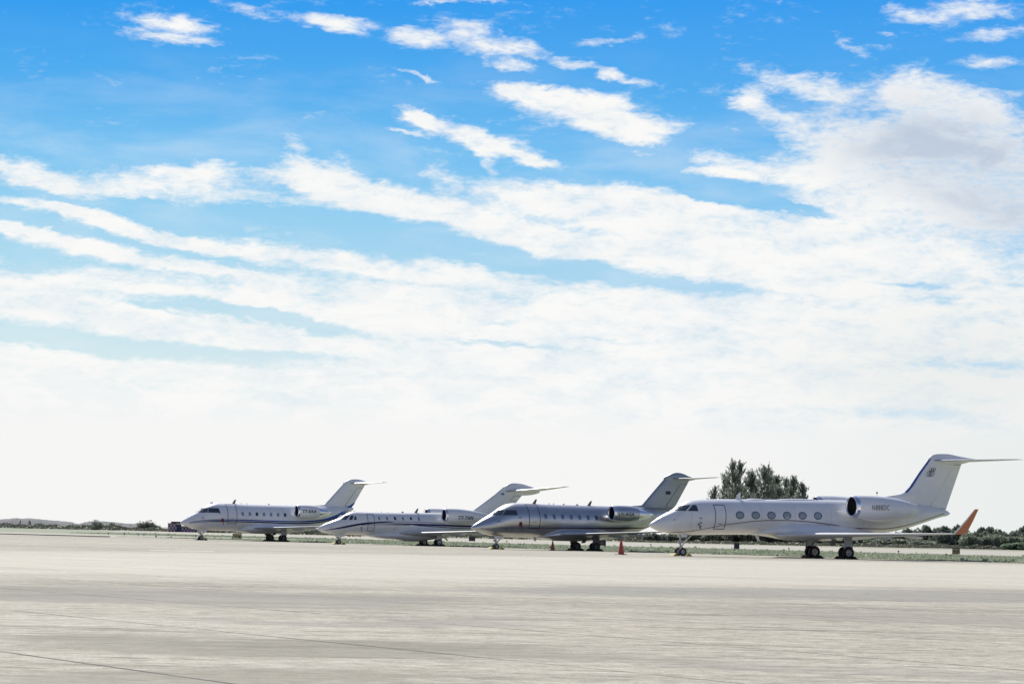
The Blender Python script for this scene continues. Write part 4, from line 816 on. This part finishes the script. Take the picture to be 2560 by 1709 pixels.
c4=dict(paint='white_paint',stripe_mats=['copper_line'],
  stripes=[([(-12.9,1.50),(-12.5,1.515),(-11.93,1.55),(-11.08,1.67),(-9.75,1.92),(-9.3,2.02),(-7.8,2.24),(-6.65,2.38),(-5.47,2.45),(-3.88,2.47),(-2.67,2.43),(-1.43,2.33),(-.18,2.21),(.45,2.12),(1.6,2.06),(3.4,2.05),(4.9,2.2),(6.4,2.52),(7.95,2.93),(9.0,3.22)],[(-12.9,.03),(-8,.045),(0,.06),(9,.05)],1,.006)],
  fairing=dict(bot=[(-6.6,1.5),(-5.8,1.45),(-4.92,1.37),(-4.11,1.25),(-3.25,1.16),(-1.96,1.15),(0,1.18),(1.5,1.33),(3.4,1.72)],top=[(-6.6,1.52),(-5.5,2.0),(-4,2.38),(-2,2.46),(0,2.36),(1.8,2.1),(3.4,1.75)],hw=[(-6.6,.3),(-5.6,.92),(-4.6,1.24),(-3,1.47),(0,1.5),(1.8,1.3),(3.4,.3)]),
  door=dict(s=(-9.74,-8.95),z=(1.80,3.38),w=.05),
  cockpit=[([(-12.42,2.95),(-11.86,3.29),(-11.32,3.34),(-11.80,2.93)],'glass_green'),([(-11.66,2.94),(-11.22,3.34),(-10.98,3.34),(-10.98,2.94)],'glass')],frame='white_paint',
  windows=dict(kind='oval',n=6,s0=-7.88,s1=-1.80,z0=2.745,z1=2.83,w=.54,h=.41,rim=.028,rimmat='dark_metal',glass=['shade_glass'],shine=[3]),
  wing=dict(t0=1.0,t1=11.1,le=[(1.0,-5.0),(1.2,-4.8),(2.2,-4.1),(11.1,1.95)],te=[(1.0,1.5),(3.4,1.6),(11.1,3.0)],z0=1.55,z1=1.80,th=.085,inc=2.2,tracks=[4.2,7.0],
     winglet=dict(out=.45,up=1.60,le0=1.95,le1=3.35,te0=3.0,te1=3.66,paint='orange_paint',edge='white_paint')),
  engine=dict(t=2.22,zc=[(.15,3.50),(1.2,3.42),(2.5,3.36),(5.3,3.34)],outer=[(.45,.735),(.8,.79),(1.4,.84),(2.2,.86),(3.0,.83),(3.8,.74),(4.6,.58),(4.75,.56),(4.77,.53),(5.3,.42)],lip=(.12,.63),pylon=(1.0,4.6),**{'in':1.0}),
  text=dict(s='N888DC',shear=.05,bold=.006,sp=1.2,x=(1.25,2.62),z=(3.28,3.62),slope=.01,mat='letter_brown'),
  fin=dict(le=[(2.2,3.85),(3.4,4.10),(4.3,4.25),(5.57,4.44),(5.95,4.58),(6.36,4.95),(7.15,5.98),(7.95,6.92),(8.1,7.0)],te=[(9.35,3.40),(9.53,3.85),(10.64,6.61),(10.75,7.0)],rud=(3.55,6.58),hinge=(7.95,9.95),hg=.001,zle=4.58,th=.085,tmax=.19,bw=.17,lemat='sky_reflection_edge',lew=.045,
    bullet=[(7.88,6.86,6.9),(8.1,6.72,7.12),(8.41,6.65,7.25),(8.84,6.6,7.30),(9.5,6.6,7.31),(10.3,6.6,7.20),(11,6.72,7.11),(11.85,6.98,7.03)]),
  stab=dict(t1=4.95,le=(8.2,11.25),te=(11.3,12.25),z=(6.83,6.93),tilt=.01),
  nosegear=dict(s=-11.66,r=.275,d=.29,w=.19,brace=.95,doorlen=.4,doorh=.2),
  maingear=dict(s=-.12,t=2.05,r=.415,d=.26,w=.26,top=1.5,doorw=(.27,.36),doorz=.60,mi=0,inner='silver_flat',doorm='silver_flat'),
  blades=[(-7.45,3.72,-7.2,4.22,.42,'white_paint'),(-5.89,1.52,-5.68,1.08,.36,'white_paint'),(1.87,1.45,2.17,1.09,.3,'white_paint'),(-12.6,2.80,-12.56,2.98,.12,'strut_dark'),(-12.35,2.94,-12.31,3.10,.10,'strut_dark')],
  bits=[(-10.84,2.48,.14,0,'strut_dark','probe'),(-10.81,2.19,.14,0,'strut_dark','probe'),(-11.17,1.64,.06,0,'strut_dark','probe'),(-12.6,2.35,.05,0,'strut_dark','probe')],covers=[(-10.94,2.08,.05,.14,.02),(-10.80,1.93,.06,.16,.10)],cover_mat='strut_dark')
def loops(root,B,fin):
    mb=MB(); y=-.16; sh=.28
    def ring(cx,cz,rx,rz,w=.017,n=22):
        a=[];b=[]
        for i in range(n):
            t=2*math.pi*i/n; c,s=math.cos(t),math.sin(t)
            a.append((cx+c*(rx-w)+sh*s*(rz-w),y,cz+s*(rz-w))); b.append((cx+c*(rx+w)+sh*s*(rz+w),y-.006,cz+s*(rz+w)))
        mb.loft([a,b],0,sm=False)
    for k in range(3): ring(7.80+k*.16,5.90,.13,.17); ring(7.98+k*.165,6.19,.07,.10,.014)
    mb.build('emblem',['letter_dark'],fin)
def roof_bumps(root,B,fin):
    for s0,s1,h,w in ((-6.74,-5.4,.055,.35),(-4.4,-1.2,.07,.32)):
        rr=[]
        for i in range(11):
            k=i/10; s=s0+(s1-s0)*k; hh=h*math.sin(math.pi*max(.02,min(.98,k)))**.6; zt=B.top(s); rr.append([(s,w*math.cos(a),zt-.06+(hh+.06)*max(0,math.sin(a))) for a in [math.pi*j/10 for j in range(11)]])
        mb=MB(); mb.loft(rr,0,closed=False); mb.build('radome_fairing',['white_paint'],root)
c4['extra']=[loops,roof_bumps]
J=[]
J.append(aircraft('challenger','business_jet','farthest white jet with blue tail stripe and T7-EAA on its engine',(-22.66,274.54,R(28.4)),c1))
J.append(aircraft('citation','business_jet','smallest white jet with violet side stripe and T7-TAN on its engine',(-6.78,248.2,R(27.4)),c2))
J.append(aircraft('challenger','business_jet','silver grey metallic jet with LX-AGA on its engine',(6.09,221.31,R(27.4)),c3))
J.append(aircraft('gulf','business_jet','largest and nearest white jet with orange winglet and N888DC on its engine',(21.69,188.66,R(26.8)),c4))
# ------------------------------------------------------------------ wheel chocks
def chock(j,s,t,m,label,sc_=1.,flip=1):
    root=J[j][0]; a=root.rotation_euler[2]; X,Y=root.location.x,root.location.y
    x=X+s*math.cos(a)+t*math.sin(a); y=Y+s*math.sin(a)-t*math.cos(a)
    mb=MB(); L,w,h=.20*sc_,.30*sc_,.17*sc_
    mb.loft([[(-L*flip,k,.003),(L*.8*flip,k,.003),(L*.35*flip,k,h),(L*.1*flip,k,h)] for k in (-w,w)],cap0=True,cap1=True,sm=False)
    o=mb.build('wheel_chock',[m],None,(x,y,.0)); o.rotation_euler=(0,0,a); tag(o,label,'wheel chock','wheel chocks at the parked jets')
N=['T7-EAA jet','T7-TAN jet','silver jet','largest jet']
for j,gs,m in ((0,-7.92,'black_rubber'),(1,-8.97,'chock_yellow'),(2,-7.92,'chock_yellow'),(3,-11.66,'chock_yellow')):
    k=(.42,.40,.44,.52)[j]
    chock(j,gs-k,0,m,('black' if j==0 else 'yellow')+' chock in front of the nose wheels of the '+N[j],1.05)
    chock(j,gs+k,0,m,('black' if j==0 else 'yellow')+' chock behind the nose wheels of the '+N[j],1.05,-1)
for j,t,r in ((0,1.55,.335),(1,1.5,.32),(2,1.55,.335),(3,2.05,.415)):
    for q,nm in ((1,'left'),(-1,'right')):
        s=(0,-.05,0,-.12)[j]
        chock(j,s+r+.12,q*t,'black_rubber','black chock behind the %s main wheels of the %s'%(nm,N[j]),1.1,-1)
        chock(j,s-r-.12,q*t,'black_rubber','black chock in front of the %s main wheels of the %s'%(nm,N[j]),1.1)
# ------------------------------------------------------------------ vegetation
m_cas=leafmat('casuarina_needles',(.21,.25,.195,1),(.30,.33,.27,1),(.18,.19,.165,1),.5,.5)
m_sea=leafmat('seagrape_leaves',(.20,.25,.15,1),(.28,.31,.22,1),(.48,.51,.42,1),.35,.35)
m_dark=leafmat('dark_leaves',(.13,.165,.12,1),(.20,.22,.165,1),(.36,.38,.31,1),.3,.4)
m_vine=leafmat('vine_leaves',(.17,.26,.15,1),(.25,.34,.21,1),(.40,.47,.35,1),.6,.35)
m_scrub=leafmat('scrub_leaves',(.10,.115,.075,1),(.16,.17,.12,1),(.24,.24,.19,1),.12,.2)
m_rust=leafmat('rusty_leaves',(.10,.075,.05,1),(.07,.085,.05,1),(.2,.08,.05,1),.8,.2)
def raw(name,vs,fs,m,parent=None):
    me=bpy.data.meshes.new(name); me.from_pydata(vs,[],fs); me.materials.append(m); o=bpy.data.objects.new(name,me); COL.objects.link(o)
    if parent: o.parent=parent
    return o
def leaf(vs,fs,p,size,r,up=.25,long=1.):
    n=Vector((r.gauss(0,1),r.gauss(0,1),r.gauss(0,1)+up)).normalized(); a=n.orthogonal().normalized(); a.rotate(Matrix.Rotation(r.uniform(0,6.28),3,n)); b=n.cross(a)
    o=len(vs); w=size*r.uniform(.6,1.2); l=w*long
    vs+=[p+a*l,p+b*w*.6,p-a*l,p-b*w*.6]; fs.append((o,o+1,o+2,o+3))
def bush_mesh(seed,n,size,m,name='crown'):
    r=random.Random(seed); vs=[];fs=[]; lumps=[]
    for i in range(13):
        a=r.uniform(0,6.28); d=r.random()**.6*.72; z=r.uniform(.15,.78)*(1-.45*d); lumps.append((Vector((math.cos(a)*d,math.sin(a)*d,z)),r.uniform(.2,.38)))
    for i in range(n):
        c,R0=lumps[r.randrange(13)]
        v=Vector((r.gauss(0,1),r.gauss(0,1),r.gauss(0,1))).normalized(); k=R0*(r.random()**.35)*(1.12 if r.random()<.1 else 1)
        p=c+v*k
        if p.z<0: p.z=r.uniform(0,.15)
        leaf(vs,fs,p,size,r)
    return vs,fs
BUSH={}
def bush(name,label,px,top,wpx,Y,m,group=None,seed=None,n=2600,size=.10,cat='bush'):
    seed=rnd.randrange(5) if seed is None else seed; key=(seed,m.name,n,size)
    base=at(px,1340,Y); base.z=-.06; h=at(px,top,Y).z+.06; w=wpx/F*Y/2
    o=empty(name,base,rnd.uniform(0,6.28)); o.scale=(w*1.15,w*1.15,h*1.02)
    if key not in BUSH:
        vs,fs=bush_mesh(seed,n,size,m); me=bpy.data.meshes.new('crown'); me.from_pydata(vs,[],fs); me.materials.append(m)
        mb=MB(); r=random.Random(seed)
        for i in range(5):
            a=r.uniform(0,6.28); mb.tube((math.cos(a)*.05,math.sin(a)*.05,0),(math.cos(a)*.4,math.sin(a)*.4,r.uniform(.4,.7)),.03,.012,6)
        st=mb.build('stem',['bark']); BUSH[key]=(me,st.data); bpy.data.objects.remove(st)
    for nm,me in zip(('crown','stem'),BUSH[key]):
        c=bpy.data.objects.new(nm,me); COL.objects.link(c); c.parent=o
    return tag(o,label,cat,group)
def casuarina(label,px,top,wpx,Y,seed,lean=0.,dense=1.):
    r=random.Random(seed); base=at(px-lean*60,1350,Y); base.z=-.06; H=at(px,top,Y).z+.06; w=wpx/F*Y/2
    root=empty('casuarina_tree',base); tp=Vector((lean*60/F*Y,0,H))
    mb=MB(); pts=[Vector((tp.x*(i/8)**1.3+r.uniform(-.15,.15),r.uniform(-.15,.15),H*i/8)) for i in range(9)]
    for i in range(8): mb.tube(pts[i],pts[i+1],.24*(1-i/8.4),.24*(1-(i+1)/8.4),7)
    vs=[];fs=[]
    def trunk(t):
        i=min(7,int(t*8)); return pts[i].lerp(pts[i+1],t*8-i)
    nb=int(84*dense)
    for i in range(nb):
        t=.06+.92*((i+r.random())/nb)**.9; p=trunk(min(t,.99)); a=r.uniform(0,6.28)
        L=w*(1.6*(1-t)**.9+.10)*r.uniform(.45,1.25); el=r.uniform(.15,.75)+.75*t**2
        d=Vector((math.cos(a)*math.cos(el),math.sin(a)*math.cos(el),math.sin(el)))
        q=p+d*L/max(.5,math.cos(el)); mb.tube(p,q,.05*(1.2-t),.012,4,cap=False)
        nsub=3+int(4*L/w)
        for b in range(nsub):                      # side shoots, each a feathery spray
            u=.25+.8*(b+r.random())/nsub; c0=p.lerp(q,u); up=Vector((r.gauss(0,.45),r.gauss(0,.45),r.uniform(.6,1.3)))
            e=(d*.55+up).normalized()*r.uniform(.6,1.7)
            for j in range(13):
                c=c0+e*r.random()+Vector((r.gauss(0,1),r.gauss(0,1),r.gauss(0,1)))*.10
                dd=(e*.9+Vector((r.gauss(0,.4),r.gauss(0,.4),r.uniform(-.3,.5)))).normalized(); ss=dd.orthogonal().normalized(); ss.rotate(Matrix.Rotation(r.uniform(0,6.28),3,dd))
                l=r.uniform(.20,.42); ww=r.uniform(.05,.10); o=len(vs); vs+=[c-dd*l+ss*ww*.4,c+ss*ww,c+dd*l,c-ss*ww]; fs.append((o,o+1,o+2,o+3))
    for j in range(40):                            # leader
        c=trunk(min(.999,r.uniform(.86,1.)))+Vector((r.gauss(0,.07),r.gauss(0,.07),r.uniform(-.1,.9))); dd=Vector((r.gauss(0,.2),r.gauss(0,.2),1)).normalized(); ss=dd.orthogonal().normalized(); o=len(vs); vs+=[c-dd*.4,c+ss*.07,c+dd*.4,c-ss*.07]; fs.append((o,o+1,o+2,o+3))
    mb.build('trunk',['bark'],root); raw('crown',vs,fs,m_cas,root)
    return tag(root,label,'tree','casuarina trees standing behind the large white jet')
CY=655
for i,(px,top,w,lean,dn,lb) in enumerate([(1782,1219,46,-.22,.6,'lowest casuarina at the left end of the clump, leaning out to the left'),
    (1808,1187,46,-.25,.8,'left leaning casuarina with sparse drooping branches beside the twin topped pair'),
    (1830,1152,56,0,1.1,'tallest casuarina, left one of the twin tops above the white jet'),
    (1847,1154,50,.05,1.1,'tall narrow casuarina, right one of the twin tops'),
    (1876,1180,60,0,1.6,'short casuarina in the dip between the twin tops and the pointed middle tree'),
    (1910,1168,74,0,1.35,'broad dark casuarina with a single pointed top in the middle of the clump'),
    (1924,1177,44,.1,.9,'slim casuarina pressed against the right side of the pointed middle tree'),
    (1941,1190,50,.05,1.,'dark casuarina just right of the pointed middle tree'),
    (1962,1196,44,0,1.,'thin casuarina third from the right end of the clump'),
    (1983,1192,52,.05,1.1,'spiky topped casuarina second from the right end of the clump'),
    (2006,1206,44,.2,.8,'rightmost casuarina, leaning outward with feathery edge')]):
    casuarina(lb,px,top+10,w*1.08,CY+(i*37%23),40+i,lean,dn)
# shrubs of the far hedge that stand out one by one
HB=[(2232,1324,62,'dark bush rising just right of the white jet tail cone'),(2268,1317,62,'dark rounded bush under the tail cone of the white jet'),(2300,1315,52,'dark bush in the hedge right of the tail cone, with even top'),
    (2366,1314,60,'dark bush filling the gap behind the tip of the port wing'),(2327,1309,50,'dark tall bush with two tufts left of the orange winglet'),(2352,1312,46,'dark narrow bush between the tufted bush and the orange winglet'),(2392,1307,52,'dark spiky topped bush directly behind the orange winglet'),
    (2428,1319,56,'low dark bush just right of the orange winglet'),(2458,1317,50,'dark bush behind the big silvery green bush'),(2492,1313,56,'tallest dark bush right of the orange winglet, with pointed crown'),(2526,1320,54,'dark bush between the pointed bush and the picture edge'),(2558,1311,60,'tall dark bush at the right edge of the view')]
for i,(px,top,w,lb) in enumerate(HB): bush('bush',lb,px,top,w*1.35,672+i%3*6,m_dark,'dark bushes of the far hedge',i%5)
UB=[(1640,1331),(1685,1329),(1735,1326),(1785,1325),(1830,1326),(1880,1330),(1930,1333),(1985,1333),(2035,1336),(2085,1334),(2135,1332),(2185,1328)]
UL=['under the nose of the white jet','just behind the nose wheels of the white jet','under the front door of the white jet','under the first cabin window of the white jet','above the black box in the grass','under the belly blade antenna of the white jet','under the front of the wing fairing','under the wing root of the white jet','behind the right main wheels of the white jet','between the two main gear legs of the white jet','behind the left main gear leg of the white jet','right of the left main gear leg of the white jet']
for i,((px,top),lb) in enumerate(zip(UB,UL)): bush('bush','dark hedge bush seen '+lb,px,top,72,664+i%3*7,m_dark,'dark bushes of the far hedge',(i*2+1)%5)
for px,top,w,Y,m,sd,lb in [(2215,1341,130,648,m_sea,1,'grey green bush under the port wing of the white jet'),(2295,1345,110,646,m_sea,3,'olive bush tapering to the ground left of the yellow sign'),
    (2420,1325,92,644,m_sea,2,'big silvery green bush right behind the yellow sign'),(2475,1330,86,646,m_sea,4,'mottled olive bush right of the big silvery green one'),(2545,1334,96,648,m_sea,0,'olive brown bush at the right edge in front of the dark ones'),
    (2545,1354,110,628,m_vine,3,'bright green low vine mound at the lower right of the hedge'),(2028,1352,44,640,m_vine,1,'pale leafy shrub beneath the wing of the white jet')]:
    bush('bush',lb,px,top,w,Y,m,None,sd,4200,.070)
bush('bush','dark rounded evergreen on the left dune, the one nearer the picture edge',238,1294.5,46,770,m_dark,None,2,1500,.06); 
bush('bush','lower dark bush joined to the right of the dark rounded evergreen',278,1304.5,52,772,m_dark,None,3,1500,.06)
bush('bush','dark spiky evergreen between the dune and the checkered hut',362,1296.5,58,766,m_dark,None,4,1700,.06)
bush('bush','small tuft bush at the right foot of the spiky evergreen',391,1308,22,768,m_dark,None,0,500,.09)
root=bush('tree','rusty leaved treetop showing above the cockpit of the smallest jet',882,1271,46,600,m_rust,None,1,900,.06,cat='tree')
# far scrub belt that reads as one mass
def belt(name,label,n,x0,x1,topf,Yf,m,size,seed):
    r=random.Random(seed); vs=[];fs=[]
    for i in range(n):
        px=r.uniform(x0,x1); Y=Yf(px)+r.uniform(0,22); h=max(.3,at(px,topf(px),Y).z*(.82+.3*math.sin(px*.11)*math.sin(px*.043+1)))
        z=h*r.random()**.7; p=at(px,1340,Y); p.z=z; leaf(vs,fs,p,size,r)
    return tag(raw(name,vs,fs,m),label,'scrub',kind='stuff')
belt('scrub','low dark scrub running along the horizon behind the parked jets',15000,505,1650,interp([(505,1320),(600,1322),(800,1323),(1100,1325),(1300,1327),(1500,1331),(1650,1331)]),interp([(505,728),(1100,705),(1650,670)]),m_scrub,.32,11)
belt('scrub','low dry scrub at the foot of the hedge under the white jet',7000,1560,2570,interp([(1560,1350),(1850,1351),(2100,1356),(2570,1362)]),interp([(1560,640),(1850,606),(2570,630)]),m_scrub,.22,12)
belt('scrub','sparse scrub on the left dune and around the checkered hut',5000,-150,430,interp([(-150,1306),(0,1307),(200,1311),(400,1318),(430,1323)]),interp([(-150,800),(0,800),(430,745)]),m_scrub,.3,13)
